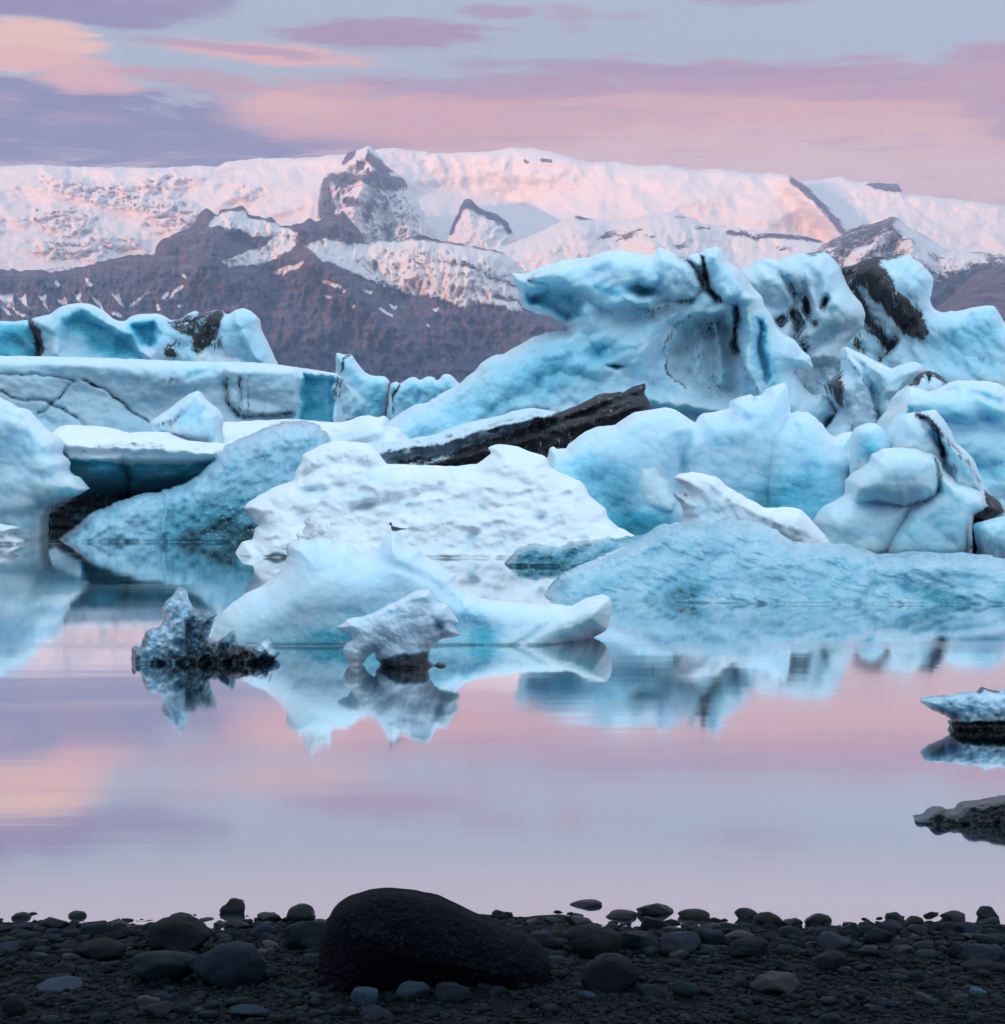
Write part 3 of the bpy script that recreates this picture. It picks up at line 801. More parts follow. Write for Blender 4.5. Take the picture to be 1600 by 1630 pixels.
# broad flat shelf
berg('iceberg', [(-170, 640), (-150, 585), (-110, 568), (-40, 564), (0, 566), (60, 567), (140, 569), (230, 572), (300, 575), (360, 576), (400, 576), (440, 580), (480, 586), (510, 590), (535, 594), (544, 600), (538, 612), (537, 632), (541, 655), (548, 690), (552, 800), (-175, 800)], 752, ICE_FAR,
     'broad flat-topped white ice shelf with dark diagonal cracks and a turquoise cut end', T=3.5, Tb=7, Rr=16, seed=26, jit=0.4, lean=0.12, power=0.6,
     feats=[('fn', lambda U, V, s: 2.2 * sstep(V, 590, 575) * 0 + 0.9 * sstep(V, 640, 700)),
            ('c', [(480, 592), (534, 598), (534, 690), (474, 690)], 2.2, 8), ('l', [(356, 584), (470, 586), (478, 600), (474, 660), (440, 664), (385, 664), (366, 652), (358, 630)], 1.6, 10, 3.2),
            ('g', [(130, 604), (165, 618), (205, 650), (238, 671)], 2.2, 0.5), ('g', [(0, 623), (30, 634), (60, 636), (90, 646), (125, 666), (150, 690)], 2.2, 0.4), ('g', [(0, 595), (60, 596), (95, 600), (118, 608)], 2.2, 0.35), ('g', [(60, 660), (82, 644), (105, 620), (118, 606)], 2.2, 0.35),
            ('b', 200, 590, 120, 14, 6, 0.6), ('b', 300, 600, 60, 18, -15, 0.7), ('g', [(300, 600), (330, 590), (350, 584)], 6, 0.5), ('n', 0.4, 60, 5, 'f', 1.6, 0), ('n', 0.12, 14, 4, 'f', 1.2, 0), ('f', 0.9, 56, 1.7, 15), ('f', 0.12, 16, 1.5, 0),
            ('g', [(360, 610), (366, 640), (380, 660)], 4, 0.6), ('g', [(380, 600), (386, 650)], 2, 0.25)],
     masks=[('a', B, 0.24), ('s', B, [(-20, 570), (240, 577), (460, 586)], 7, -0.16), ('n', B, 0.12, 50, 2, 20), ('p', B, [(480, 596), (533, 602), (534, 690), (474, 690)], 4, 0.52), ('s', B, [(520, 600), (528, 680)], 10, -0.12),
            ('s', B, [(300, 594), (345, 585)], 8, 0.25), ('e', B, 180, 690, 120, 30, 10, 0.12),
            ('s', DT, [(130, 604), (165, 618), (205, 650), (238, 671)], 2.0, 0.62), ('s', DT, [(0, 623), (30, 634), (60, 636), (90, 646), (125, 666)], 1.8, 0.5), ('s', DT, [(60, 660), (82, 644), (105, 620)], 1.8, 0.42), ('s', DT, [(0, 595), (60, 596), (95, 600), (118, 608)], 1.6, 0.42),
            ('s', DT, [(360, 604), (360, 630), (370, 655), (390, 664)], 5, 0.6), ('s', DT, [(380, 598), (384, 655)], 3, 0.4), ('s', DT, [(395, 598), (396, 655)], 2, 0.32), ('s', DT, [(400, 661), (440, 658), (470, 655)], 4, 0.5), ('e', DT, 215, 605, 45, 22, 20, 0.13), ('e', DT, 280, 605, 20, 10, 0, 0.3),
            ('s', DT, [(537, 600), (535, 630)], 2.5, 0.9)])

# dark-striped berg on the right
berg('iceberg', [(1325, 430), (1337, 424), (1350, 424), (1361, 421), (1372, 415), (1381, 410), (1397, 408), (1411, 410), (1424, 406), (1437, 402), (1448, 407), (1462, 417), (1479, 432), (1486, 442), (1485, 456), (1480, 476), (1485, 490), (1499, 497), (1521, 495),
                 (1544, 490), (1563, 487), (1583, 487), (1589, 496), (1600, 514), (1640, 550), (1690, 600), (1740, 660), (1770, 800), (1300, 800)], 746, ICE_FAR,
     'tall iceberg with broad black ash bands down its face, upper right', T=5, Tb=5, Rr=34, seed=27, jit=0.9, dD=4, lean=0.2,
     feats=[('g', [(1350, 440), (1380, 490), (1410, 550)], 16, 1.4), ('g', [(1385, 420), (1425, 480), (1460, 530)], 14, -1.0), ('b', 1445, 450, 36, 36, 0, 1.4), ('g', [(1487, 490), (1440, 520), (1400, 570)], 8, 0.9), ('b', 1560, 540, 50, 40, 0, -0.9),
            ('g', [(1545, 490), (1550, 520)], 6, 0.7), ('n', 0.5, 36, 4, 'f', 1.5, 55), ('n', 0.10, 10, 4, 'f', 2, 55), ('f', 1.4, 50, 1.8, 55), ('f', 0.35, 16, 2, 55), ('b', 1530, 600, 60, 30, 0, 1.0)],
     masks=[('a', B, 0.3), ('e', B, 1545, 550, 70, 45, -20, 0.25), ('rim', B, -0.15, 8), ('n', B, 0.12, 30, 1, 0),
            ('p', DT, [(1335, 424), (1372, 412), (1397, 408), (1410, 430), (1428, 465), (1465, 500), (1478, 525), (1470, 545), (1440, 530), (1415, 500), (1385, 470), (1370, 455), (1352, 440)], 7, 1.0),
            ('s', DT, [(1345, 440), (1368, 480), (1392, 520), (1412, 548)], 11, 0.85), ('s', DT, [(1400, 409), (1440, 403)], 5, 0.9), ('e', DT, 1440, 490, 34, 30, 50, 0.35), ('s', DT, [(1430, 540), (1412, 560), (1402, 574)], 5, 0.6), ('s', DT, [(1362, 540), (1374, 560)], 6, 0.8), ('e', DT, 1372, 520, 14, 20, 0, 0.4), ('e', DT, 1562, 572, 7, 6, 0, 0.5)])

# grey berg between
berg('iceberg', [(1172, 440), (1178, 429), (1192, 422), (1212, 411), (1220, 410), (1237, 414), (1262, 405), (1291, 402), (1307, 399), (1319, 404), (1330, 416), (1338, 427), (1347, 450), (1358, 467), (1372, 484), (1378, 501), (1375, 521), (1361, 533), (1349, 546), (1346, 560), (1350, 590), (1350, 800), (1170, 800)],
     762, ICE_FAR, 'grey-white tall iceberg with dark melt holes, between arched and ash-banded bergs', T=5, Tb=4, Rr=34, seed=28, jit=0.6, lean=0.15,
     feats=[('g', [(1215, 415), (1250, 445), (1268, 470), (1268, 530), (1262, 560)], 7, 1.3), ('g', [(1260, 408), (1300, 440), (1310, 480)], 7, 0.7), ('b', 1285, 490, 8, 26, -12, -2.2), ('b', 1272, 515, 8, 12, 0, -1.6), ('b', 1314, 482, 5, 13, 15, -1.6), ('b', 1245, 512, 9, 10, 20, -1.3), ('b', 1260, 500, 6, 8, 0, -1.2),
            ('g', [(1375, 520), (1330, 530), (1300, 545), (1275, 560)], 10, 1.2), ('b', 1340, 490, 30, 30, 0, 1.2), ('b', 1225, 450, 30, 26, 30, 1.0), ('n', 0.4, 34, 5, 'f', 1.4, 60), ('f', 1.1, 46, 1.6, 65), ('f', 0.25, 16, 1.6, 60), ('c', [(1262, 565), (1350, 565), (1350, 800), (1262, 800)], 1.4, 20)],
     masks=[('a', B, 0.2), ('e', B, 1330, 450, 34, 40, 20, 0.08), ('e', DT, 1285, 490, 7, 24, -12, 0.8), ('e', DT, 1270, 515, 12, 26, -10, 0.55), ('e', DT, 1314, 482, 5, 12, 15, 0.7), ('e', DT, 1245, 512, 9, 10, 20, 0.7), ('e', DT, 1260, 500, 6, 8, 0, 0.6), ('e', DT, 1296, 516, 7, 6, 0, 0.8), ('e', DT, 1280, 550, 16, 16, 0, 0.5),
            ('s', DT, [(1290, 402), (1309, 400)], 4, 0.7), ('s', DT, [(1215, 415), (1250, 440), (1268, 470)], 6, 0.22), ('e', DT, 1280, 460, 40, 50, 0, 0.2), ('e', DT, 1300, 600, 45, 50, 0, 0.24), ('s', DT, [(1338, 428), (1350, 455), (1366, 478)], 3, 0.35)])

# blades behind the right cluster
berg('iceberg', [(1343, 551), (1352, 554), (1375, 564), (1397, 577), (1421, 587), (1434, 580), (1454, 575), (1465, 578), (1475, 590), (1462, 606), (1445, 622), (1432, 645), (1418, 672), (1415, 830), (1300, 830), (1300, 700), (1335, 655), (1322, 632), (1314, 610), (1327, 603), (1344, 588)],
     790, ICE_FAR, 'thin-edged pale blade of ice with a brown stained left corner, right of the arched berg', T=4, Tb=3, Rr=30, seed=29, jit=0.5, lean=0.2,
     feats=[('g', [(1343, 553), (1372, 580), (1390, 620), (1404, 676)], 5, 1.0), ('l', [(1372, 566), (1397, 579), (1420, 588), (1440, 582), (1470, 582), (1450, 615), (1420, 665), (1404, 690), (1395, 620)], 2.2, 18, 2.4), ('n', 0.4, 26, 4, 'f', 1, 0)],
     masks=[('a', B, 0.22), ('p', B, [(1395, 590), (1420, 590), (1460, 582), (1440, 625), (1408, 672), (1396, 630)], 10, 0.14), ('s', B, [(1345, 553), (1397, 579), (1420, 588)], 5, -0.2), ('p', DT, [(1314, 610), (1340, 590), (1344, 620), (1338, 650), (1326, 635)], 4, 0.75), ('s', DT, [(1348, 570), (1385, 620), (1404, 676)], 2.5, 0.45), ('e', DT, 1360, 650, 30, 45, 0, 0.22)])

# the big arched berg
arch = [(600, 690), (612, 676), (617, 671), (640, 656), (663, 643), (682, 640), (700, 628), (715, 620), (737, 606), (757, 590), (765, 579), (778, 570), (790, 564), (801, 564), (815, 555), (832, 546), (855, 534), (877, 528), (904, 525),
        (895, 516), (875, 502), (857, 500), (845, 494), (832, 489), (824, 475), (825, 460), (816, 447), (815, 434), (832, 436), (852, 430), (867, 422), (897, 414), (920, 411), (940, 409), (962, 400), (980, 397), (1000, 400), (1015, 402), (1035, 406), (1042, 404), (1050, 391), (1057, 397),
        (1077, 405), (1092, 411), (1097, 405), (1117, 402), (1125, 396), (1142, 391), (1150, 400), (1157, 415), (1175, 429), (1190, 445), (1203, 462), (1214, 473), (1217, 488), (1226, 498), (1234, 518), (1246, 532), (1265, 540), (1276, 556), (1290, 568), (1295, 582), (1292, 591), (1285, 586), (1278, 585), (1267, 590),
        (1272, 600), (1282, 619), (1296, 630), (1307, 626), (1324, 636), (1337, 655), (1338, 664), (1322, 672), (1318, 700), (1330, 860), (560, 860), (570, 740)]
berg('iceberg', arch, 790, ICE, 'huge arched iceberg with an overhanging head and a turquoise eye-shaped hole', T=4.2, Tb=4.5, Rr=42, seed=30, jit=0.7, dD=3, lean=0.12, sp=1.9,
     feats=[ # long arm from lower left to the middle
        ('l', [(600, 690), (690, 640), (760, 600), (832, 550), (905, 528), (980, 500), (1040, 485), (1090, 480), (1100, 500), (1070, 540), (1055, 600), (1040, 700), (560, 760)], 2.6, 55, 2.4),
        # head
        ('l', [(818, 440), (870, 424), (960, 402), (1035, 408), (1060, 430), (1080, 470), (1040, 490), (960, 498), (920, 470), (860, 450)], 2.0, 22, 3.2),
        ('c', [(832, 462), (870, 450), (918, 458), (932, 480), (930, 505), (900, 524), (870, 500), (835, 486)], 2.2, 18),
        ('b', 1022, 462, 24, 11, 4, -2.0), ('b', 1020, 484, 40, 12, 5, 0.7),
        # stacked boulders right of the head
        ('l', [(1040, 410), (1052, 394), (1080, 408), (1105, 425), (1118, 455), (1110, 478), (1070, 480), (1050, 460), (1040, 435)], 2.0, 18, 3.6),
        ('l', [(1122, 400), (1142, 393), (1158, 418), (1190, 448), (1205, 475), (1190, 485), (1150, 482), (1132, 450), (1120, 420)], 2.2, 20, 3.4),
        ('g', [(1090, 412), (1112, 430), (1122, 460), (1140, 480)], 5, 1.6), ('g', [(1118, 405), (1124, 440), (1140, 475)], 4, 1.5),
        # hollow fluted wall
        ('c', [(1100, 495), (1160, 490), (1180, 520), (1190, 590), (1180, 640), (1120, 640), (1060, 600), (1055, 560), (1075, 520)], 2.4, 26),
        ('g', [(1172, 488), (1174, 515), (1168, 545), (1172, 565)], 5, 1.4), ('g', [(1190, 480), (1196, 530), (1190, 580), (1210, 630)], 10, -1.4),
        ('c', [(1200, 500), (1222, 505), (1225, 560), (1232, 600), (1218, 620), (1200, 590), (1196, 540)], 1.6, 14),
        ('b', 1130, 610, 26, 22, 0, 1.2), ('b', 1110, 555, 18, 45, 10, 0.8), ('g', [(1135, 500), (1145, 560), (1150, 610)], 7, -0.6), ('b', 980, 584, 14, 3.5, 5, -0.9), ('b', 952, 560, 26, 16, -10, -0.7),
        ('g', [(1000, 632), (1060, 640), (1130, 652), (1180, 656)], 10, -1.0), ('n', 0.6, 52, 3, 'f', 1.5, -30), ('n', 0.10, 15, 4, 'f', 1.2, -30), ('f', 1.1, 62, 1.6, -35), ('f', 0.25, 20, 1.6, -35)],
     masks=[('a', B, 0.34), ('p', B, [(700, 650), (800, 590), (870, 548), (940, 545), (990, 560), (940, 600), (860, 640), (760, 690), (640, 710)], 30, 0.20), ('e', B, 880, 590, 60, 20, -25, 0.08), ('e', B, 955, 560, 24, 14, 0, 0.2),
            ('p', B, [(828, 462), (870, 452), (918, 462), (932, 485), (925, 505), (900, 524), (860, 500), (832, 486)], 12, 0.24), ('e', B, 1022, 462, 22, 9, 4, 0.42), ('s', B, [(950, 457), (985, 466)], 6, 0.3), ('e', B, 982, 584, 12, 3, 5, 0.5),
            ('p', B, [(1198, 498), (1222, 500), (1228, 560), (1245, 600), (1225, 620), (1200, 595), (1194, 540)], 8, 0.22), ('e', B, 1205, 560, 12, 30, 0, 0.08), ('p', B, [(1240, 535), (1290, 570), (1290, 590), (1260, 600), (1320, 660), (1260, 660), (1240, 600)], 8, -0.05), ('rim', B, -0.22, 9),
            ('e', B, 1095, 590, 50, 60, 0, -0.10), ('n', B, 0.16, 40, 1.5, -30),
            ('e', DT, 845, 444, 12, 5, -35, 0.5), ('s', DT, [(1080, 405), (1100, 418), (1115, 440), (1120, 460), (1105, 478), (1080, 478)], 5, 0.5), ('s', DT, [(1118, 410), (1122, 440), (1132, 465), (1148, 480)], 4.5, 0.9), ('e', DT, 1085, 445, 30, 26, 0, 0.26), ('e', DT, 1180, 450, 22, 26, 40, 0.24),
            ('s', DT, [(1174, 490), (1174, 515), (1168, 545), (1174, 560)], 4, 0.85), ('e', DT, 1135, 515, 30, 20, -20, 0.42), ('s', DT, [(1100, 500), (1070, 525), (1056, 560), (1062, 595), (1090, 615)], 3.2, 0.5), ('e', DT, 1110, 570, 45, 50, 0, 0.22), ('s', DT, [(990, 475), (1010, 488), (1040, 494), (1060, 486)], 5, 0.36), ('e', DT, 1040, 500, 30, 14, 0, 0.2),
            ('s', DT, [(1180, 570), (1190, 600), (1220, 640)], 4, 0.3), ('e', DT, 1150, 620, 40, 24, 0, 0.2)])

# low floe behind the clear wedge
berg('ice_floe', [(335, 674), (352, 672), (400, 670), (440, 668), (470, 667), (510, 671), (545, 672), (560, 668), (575, 662), (588, 661), (600, 665), (612, 661), (618, 668), (620, 677), (640, 684), (655, 702), (660, 860), (330, 860)], 806, SNOWICE,
     'low snow-topped floe lying between the clear teal wedge and the flat shelf', 'ice floe', T=4, Tb=4, Rr=26, seed=31, jit=0.6, lean=1.2,
     feats=[('b', 530, 692, 30, 8, -10, -0.8), ('b', 600, 690, 40, 10, -15, 0.6), ('n', 0.5, 30, 4, 'f', 1.8, -8)],
     masks=[('a', B, 0.08), ('e', B, 560, 694, 50, 9, -8, 0.32), ('e', DT, 508, 698, 16, 6, 0, 0.5), ('s', DT, [(430, 677), (470, 668)], 1.2, 0.35)])

# ash covered slab
berg('iceberg', [(580, 705), (592, 704), (625, 702), (662, 696), (695, 691), (720, 680), (750, 671), (775, 666), (800, 661), (815, 654), (840, 650), (862, 651), (892, 656), (908, 649), (925, 642), (942, 634), (955, 627), (970, 626), (987, 623), (990, 626), (1007, 615), (1027, 609), (1028, 618), (1025, 626), (1032, 635),
                 (1037, 651), (1040, 680), (1040, 860), (580, 860)], 812, ice_mat('ashy_ice', scale=1.2, rough=0.55, bump=0.5, dirt=(0.022, 0.020, 0.024)),
     'long slanting slab coated in black ash, snow on its lower end, raised tip pointing right', T=2.4, Tb=3, Rr=24, seed=32, jit=0.7, lean=0.35,
     feats=[('g', [(600, 722), (700, 706), (800, 676), (880, 662)], 5, -0.6), ('g', [(620, 735), (720, 715), (820, 690), (920, 664), (1010, 628)], 5, 0.6), ('g', [(640, 745), (740, 728), (840, 700), (940, 672), (1030, 640)], 6, -0.5), ('g', [(610, 712), (700, 700), (800, 668)], 4, 0.4),
            ('b', 680, 740, 26, 5, 0, -0.4), ('n', 0.35, 14, 5, 'r', 5, -20), ('n', 0.15, 7, 3, 'f', 3, -20), ('n', 0.3, 30, 3, 'f', 1, 0)],
     masks=[('a', B, 0.1), ('p', DT, [(690, 742), (740, 715), (800, 694), (870, 668), (905, 652), (955, 622), (1040, 600), (1045, 760), (690, 760)], 7, 0.95), ('s', DT, [(780, 688), (880, 662), (930, 642)], 4, 0.5), ('s', DT, [(610, 722), (700, 708), (790, 682)], 4, 0.42), ('s', DT, [(640, 736), (720, 722), (780, 706)], 5, 0.6),
            ('s', DT, [(780, 676), (860, 657)], 3, 0.3), ('p', DT, [(610, 742), (640, 730), (700, 728), (700, 745)], 4, 0.3)])

# right cluster
berg('iceberg', [(1440, 620), (1447, 612), (1459, 607), (1461, 599), (1470, 592), (1485, 589), (1497, 597), (1509, 611), (1520, 640), (1520, 860), (1440, 860)], 836, ICE,
     'small white ice knob capped with black ash, behind the big blue berg', T=1.5, Tb=1.5, Rr=20, seed=33, jit=0.6, dD=2,
     feats=[('n', 0.3, 14, 4, 'f', 1, 0), ('b', 1478, 604, 6, 8, 0, -0.5)], masks=[('a', B, 0.12), ('s', DT, [(1450, 612), (1462, 600), (1474, 593), (1488, 594), (1500, 602), (1509, 612)], 4.5, 1.0), ('s', DT, [(1468, 600), (1460, 610)], 4, 0.6), ('s', DT, [(1480, 596), (1480, 610)], 2, 0.7)])
berg('iceberg', [(1400, 690), (1406, 680), (1415, 662), (1427, 647), (1435, 630), (1447, 616), (1462, 619), (1482, 624), (1496, 617), (1510, 612), (1525, 605), (1550, 606), (1570, 606), (1590, 610), (1600, 617), (1680, 640), (1740, 690), (1775, 760), (1790, 930), (1400, 930)], 852, ICE,
     'massive smooth light-blue iceberg running out of the right edge of the photo', T=3.2, Tb=4, Rr=46, seed=34, jit=0.6, dD=2, lean=0.25,
     feats=[('l', [(1400, 700), (1427, 650), (1450, 640), (1450, 680), (1420, 730)], 1.0, 10, 2.2), ('l', [(1440, 645), (1470, 625), (1500, 622), (1560, 612), (1600, 625), (1590, 660), (1540, 680), (1500, 672)], 1.2, 24, 2.6), ('l', [(1505, 690), (1560, 676), (1640, 690), (1680, 760), (1660, 900), (1520, 900)], 1.0, 40, 2.6),
            ('g', [(1500, 625), (1540, 620), (1590, 640)], 6, 0.5), ('b', 1590, 650, 16, 12, 0, 0.7), ('n', 0.3, 60, 3, 'f', 1.3, 20), ('n', 0.03, 12, 3, 'f', 1, 0), ('f', 0.5, 60, 1.4, 10), ('f', 0.08, 18, 1.4, 10)],
     masks=[('a', B, 0.38), ('rim', B, -0.28, 14), ('e', B, 1520, 668, 60, 16, -10, 0.2), ('e', B, 1570, 745, 40, 20, 20, 0.26), ('e', B, 1590, 690, 50, 14, 0, -0.05), ('s', B, [(1420, 665), (1440, 645), (1450, 625)], 6, -0.18), ('s', DT, [(1418, 668), (1432, 654), (1446, 646)], 3, 0.25), ('n', B, 0.1, 40, 1.5, 0)])

berg('iceberg', [(1360, 690), (1366, 680), (1382, 673), (1395, 674), (1405, 682), (1412, 695), (1420, 710), (1425, 760), (1425, 930), (1350, 930), (1356, 760)], 866, ICE,
     'small round blue ice boulder between the three-lobed berg and the white rounded berg', T=1.2, Tb=1.5, Rr=26, seed=35, jit=0.5,
     feats=[('n', 0.2, 22, 4, 'f', 1, 0)], masks=[('a', B, 0.36), ('rim', B, -0.2, 8), ('e', B, 1385, 715, 20, 16, -30, 0.35)])

berg('iceberg', [(1415, 720), (1420, 708), (1421, 692), (1425, 680), (1437, 662), (1450, 657), (1467, 655), (1478, 653), (1490, 652), (1500, 665), (1510, 680), (1522, 705), (1542, 722), (1555, 742), (1565, 765), (1572, 782), (1590, 797), (1602, 812), (1594, 822), (1576, 827), (1564, 833), (1562, 860), (1566, 930), (1415, 930)],
     872, ICE, 'pale iceberg with a jagged black ash vein down its right rim', T=2.0, Tb=2.5, Rr=34, seed=36, jit=0.8, lean=0.25,
     feats=[('g', [(1475, 655), (1500, 690), (1530, 725), (1555, 760), (1575, 790)], 7, -0.9), ('g', [(1462, 662), (1485, 680), (1495, 710), (1505, 740), (1515, 760)], 8, 0.8), ('n', 0.3, 26, 5, 'f', 1, 40), ('c', [(1542, 818), (1575, 825), (1570, 900), (1545, 900)], 2.0, 6)],
     masks=[('a', B, 0.24), ('rim', B, -0.12, 10), ('s', DT, [(1460, 660), (1478, 668), (1490, 682), (1496, 700), (1500, 725)], 5.5, 0.9), ('s', DT, [(1500, 690), (1520, 712), (1540, 735), (1558, 765)], 4, 0.55), ('p', DT, [(1568, 780), (1592, 797), (1602, 813), (1575, 828), (1562, 835), (1558, 900), (1545, 900), (1548, 822), (1570, 806)], 3, 1.0), ('e', DT, 1508, 740, 12, 24, -25, 0.34), ('s', B, [(1505, 735), (1515, 755)], 10, 0.15)])
berg('iceberg', [(1558, 840), (1564, 832), (1580, 828), (1600, 823), (1640, 818), (1675, 830), (1700, 855), (1715, 920), (1560, 920), (1566, 880)], 884, ICE,
     'low teal block of ice at the right edge beside the black crevice', T=1.2, Tb=1.5, Rr=22, seed=37, jit=0.5,
     feats=[('n', 0.2, 22, 4, 'f', 1, 0)], masks=[('a', B, 0.42), ('rim', B, -0.1, 8)])

lobes3 = [(865, 740), (871, 729), (874, 714), (881, 710), (887, 715), (901, 714), (904, 707), (920, 695), (932, 687), (950, 679), (980, 676), (995, 665), (1010, 656), (1037, 652), (1065, 649), (1075, 652), (1090, 662), (1100, 669), (1110, 674), (1115, 662), (1120, 657), (1145, 654), (1165, 649), (1166, 637), (1180, 631), (1195, 627), (1200, 631),
          (1220, 625), (1225, 616), (1238, 612), (1250, 609), (1255, 617), (1257, 635), (1259, 657), (1272, 655), (1287, 656), (1300, 665), (1310, 675), (1320, 690), (1330, 696), (1350, 687), (1361, 687), (1361, 720), (1382, 735), (1395, 750), (1400, 930), (880, 930), (868, 850)]
berg('iceberg', lobes3, 872, ICE, 'broad glowing blue iceberg with three rounded lobes, behind the white spur', T=2.2, Tb=3.5, Rr=50, seed=38, jit=0.6, dD=3, lean=0.3, sp=2.0,
     feats=[('l', [(866, 735), (905, 708), (950, 680), (1010, 657), (1070, 651), (1108, 676), (1090, 720), (1082, 800), (1085, 930), (860, 930)], 1.4, 50, 1.6), ('l', [(1230, 700), (1262, 658), (1290, 658), (1322, 692), (1350, 725), (1365, 800), (1350, 930), (1215, 930), (1222, 780)], 1.3, 46, 1.9),
            ('l', [(1018, 745), (1045, 740), (1062, 770), (1075, 800), (1070, 815), (1030, 812), (1018, 790)], 0.35, 12, 2.75), ('b', 1170, 690, 40, 60, 0, 0.4), ('g', [(1100, 680), (1085, 740), (1082, 800)], 7, 0.25), ('b', 1190, 665, 12, 10, 0, -0.3),
            ('b', 1350, 735, 26, 16, 20, 0.5), ('n', 0.25, 80, 2, 'f', 1, 0), ('n', 0.02, 14, 3, 'f', 1.5, 0), ('f', 0.45, 70, 1.0, 30), ('f', 0.06, 18, 1.3, 20)],
     masks=[('a', B, 0.30), ('rim', B, -0.20, 18), ('p', B, [(900, 740), (940, 730), (1010, 740), (1018, 800), (1070, 820), (1085, 860), (1100, 930), (870, 930), (930, 800)], 34, 0.34), ('e', B, 1000, 845, 80, 30, 0, 0.2), ('p', B, [(1230, 760), (1290, 730), (1340, 780), (1350, 860), (1300, 930), (1200, 930), (1200, 820)], 36, 0.34), ('e', B, 1190, 800, 60, 40, 0, 0.16),
            ('p', B, [(1018, 745), (1045, 740), (1065, 770), (1075, 810), (1030, 812), (1018, 790)], 8, -0.22), ('e', DT, 1168, 664, 12, 9, 0, 0.28), ('e', DT, 1200, 634, 6, 6, 0, 0.3), ('n', B, 0.06, 60, 1, 0)])

wb = [(1300, 830), (1307, 820), (1312, 811), (1352, 787), (1352, 765), (1362, 754), (1384, 736), (1387, 722), (1395, 720), (1405, 714), (1425, 712), (1460, 710), (1470, 715), (1487, 720), (1494, 728), (1500, 735), (1502, 747), (1512, 755), (1526, 767), (1545, 772), (1560, 780), (1570, 792), (1572, 805), (1567, 814), (1552, 820), (1548, 842), (1548, 930), (1305, 930), (1302, 850)]
berg('iceberg', wb, 880, ICE, 'smooth rounded white-blue iceberg with a heavy overhanging brow and a thin black vein', T=1.8, Tb=2.5, Rr=46, seed=39, jit=0.5, lean=0.15,
     feats=[('l', [(1352, 790), (1352, 765), (1386, 735), (1390, 722), (1425, 713), (1468, 714), (1496, 730), (1496, 770), (1490, 788), (1465, 798), (1440, 806), (1400, 800), (1360, 800)], 1.6, 36, 1.6), ('l', [(1450, 812), (1475, 800), (1500, 785), (1500, 752), (1530, 770), (1570, 800), (1550, 822), (1548, 930), (1400, 930), (1415, 870), (1430, 840)], 1.0, 24, 1.8),
            ('l', [(1305, 830), (1314, 812), (1352, 795), (1400, 800), (1450, 806), (1440, 830), (1410, 890), (1400, 930), (1300, 930)], 1.0, 40, 1.6), ('g', [(1492, 735), (1497, 760), (1492, 784)], 4, 0.6), ('n', 0.10, 50, 3, 'f', 1, 0), ('n', 0.015, 12, 3, 'f', 1, 0), ('f', 0.25, 50, 1.2, 20), ('f', 0.04, 15, 1.2, 20)],
     masks=[('a', B, 0.20), ('rim', B, -0.1, 10), ('p', B, [(1305, 835), (1350, 825), (1440, 820), (1420, 880), (1400, 920), (1300, 920)], 22, 0.12), ('p', B, [(1450, 820), (1500, 800), (1545, 825), (1545, 920), (1410, 920)], 14, 0.24), ('e', B, 1530, 795, 20, 12, 20, 0.1),
            ('s', DT, [(1488, 730), (1493, 755), (1497, 765), (1492, 782)], 2.6, 0.8), ('s', DT, [(1488, 788), (1470, 798), (1448, 804)], 2.0, 0.55), ('s', DT, [(1552, 822), (1549, 880)], 3, 0.9)])

# left foreground-mid: snow-lipped floe with dark undercut, crystal, left berg
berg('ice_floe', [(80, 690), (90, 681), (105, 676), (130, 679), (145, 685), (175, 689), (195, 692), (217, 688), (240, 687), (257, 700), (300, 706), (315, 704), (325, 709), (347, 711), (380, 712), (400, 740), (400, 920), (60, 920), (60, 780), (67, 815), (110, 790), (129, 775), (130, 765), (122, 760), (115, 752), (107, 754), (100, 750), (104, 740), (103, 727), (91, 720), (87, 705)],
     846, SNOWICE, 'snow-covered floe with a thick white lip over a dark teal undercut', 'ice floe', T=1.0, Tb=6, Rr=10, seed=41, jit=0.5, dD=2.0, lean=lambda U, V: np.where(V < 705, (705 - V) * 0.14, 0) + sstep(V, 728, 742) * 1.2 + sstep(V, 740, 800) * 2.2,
     feats=[('g', [(90, 708), (160, 714), (240, 716), (340, 722)], 5, -0.35), ('g', [(110, 700), (200, 704), (300, 708)], 3, 0.2), ('n', 0.25, 12, 5, 'f', 3, 4), ('g', [(195, 735), (205, 760), (200, 800)], 6, 0.6), ('b', 160, 750, 30, 20, 0, 0.6)],
     masks=[('a', B, 0.05), ('n', B, 0.08, 14, 3, 0), ('s', DT, [(150, 712), (200, 708), (260, 712)], 3, 0.3), ('s', DT, [(120, 716), (180, 720), (230, 722)], 2.5, 0.22),
            ('p', B, [(95, 730), (150, 731), (195, 737), (237, 739), (287, 738), (345, 735), (410, 730), (410, 930), (50, 930), (50, 720)], 3, 0.80), ('e', B, 150, 755, 40, 16, 10, -0.16), ('e', B, 260, 752, 60, 10, -6, -0.18), ('p', B, [(120, 785), (250, 775), (400, 760), (400, 930), (50, 930), (50, 800)], 14, 0.3), ('s', DT, [(203, 740), (205, 790)], 4, 0.4), ('p', DT, [(60, 790), (400, 770), (400, 930), (50, 930)], 10, 0.8)])  # undercut: deep teal ice, plus cave shade painted in through the dirt mask
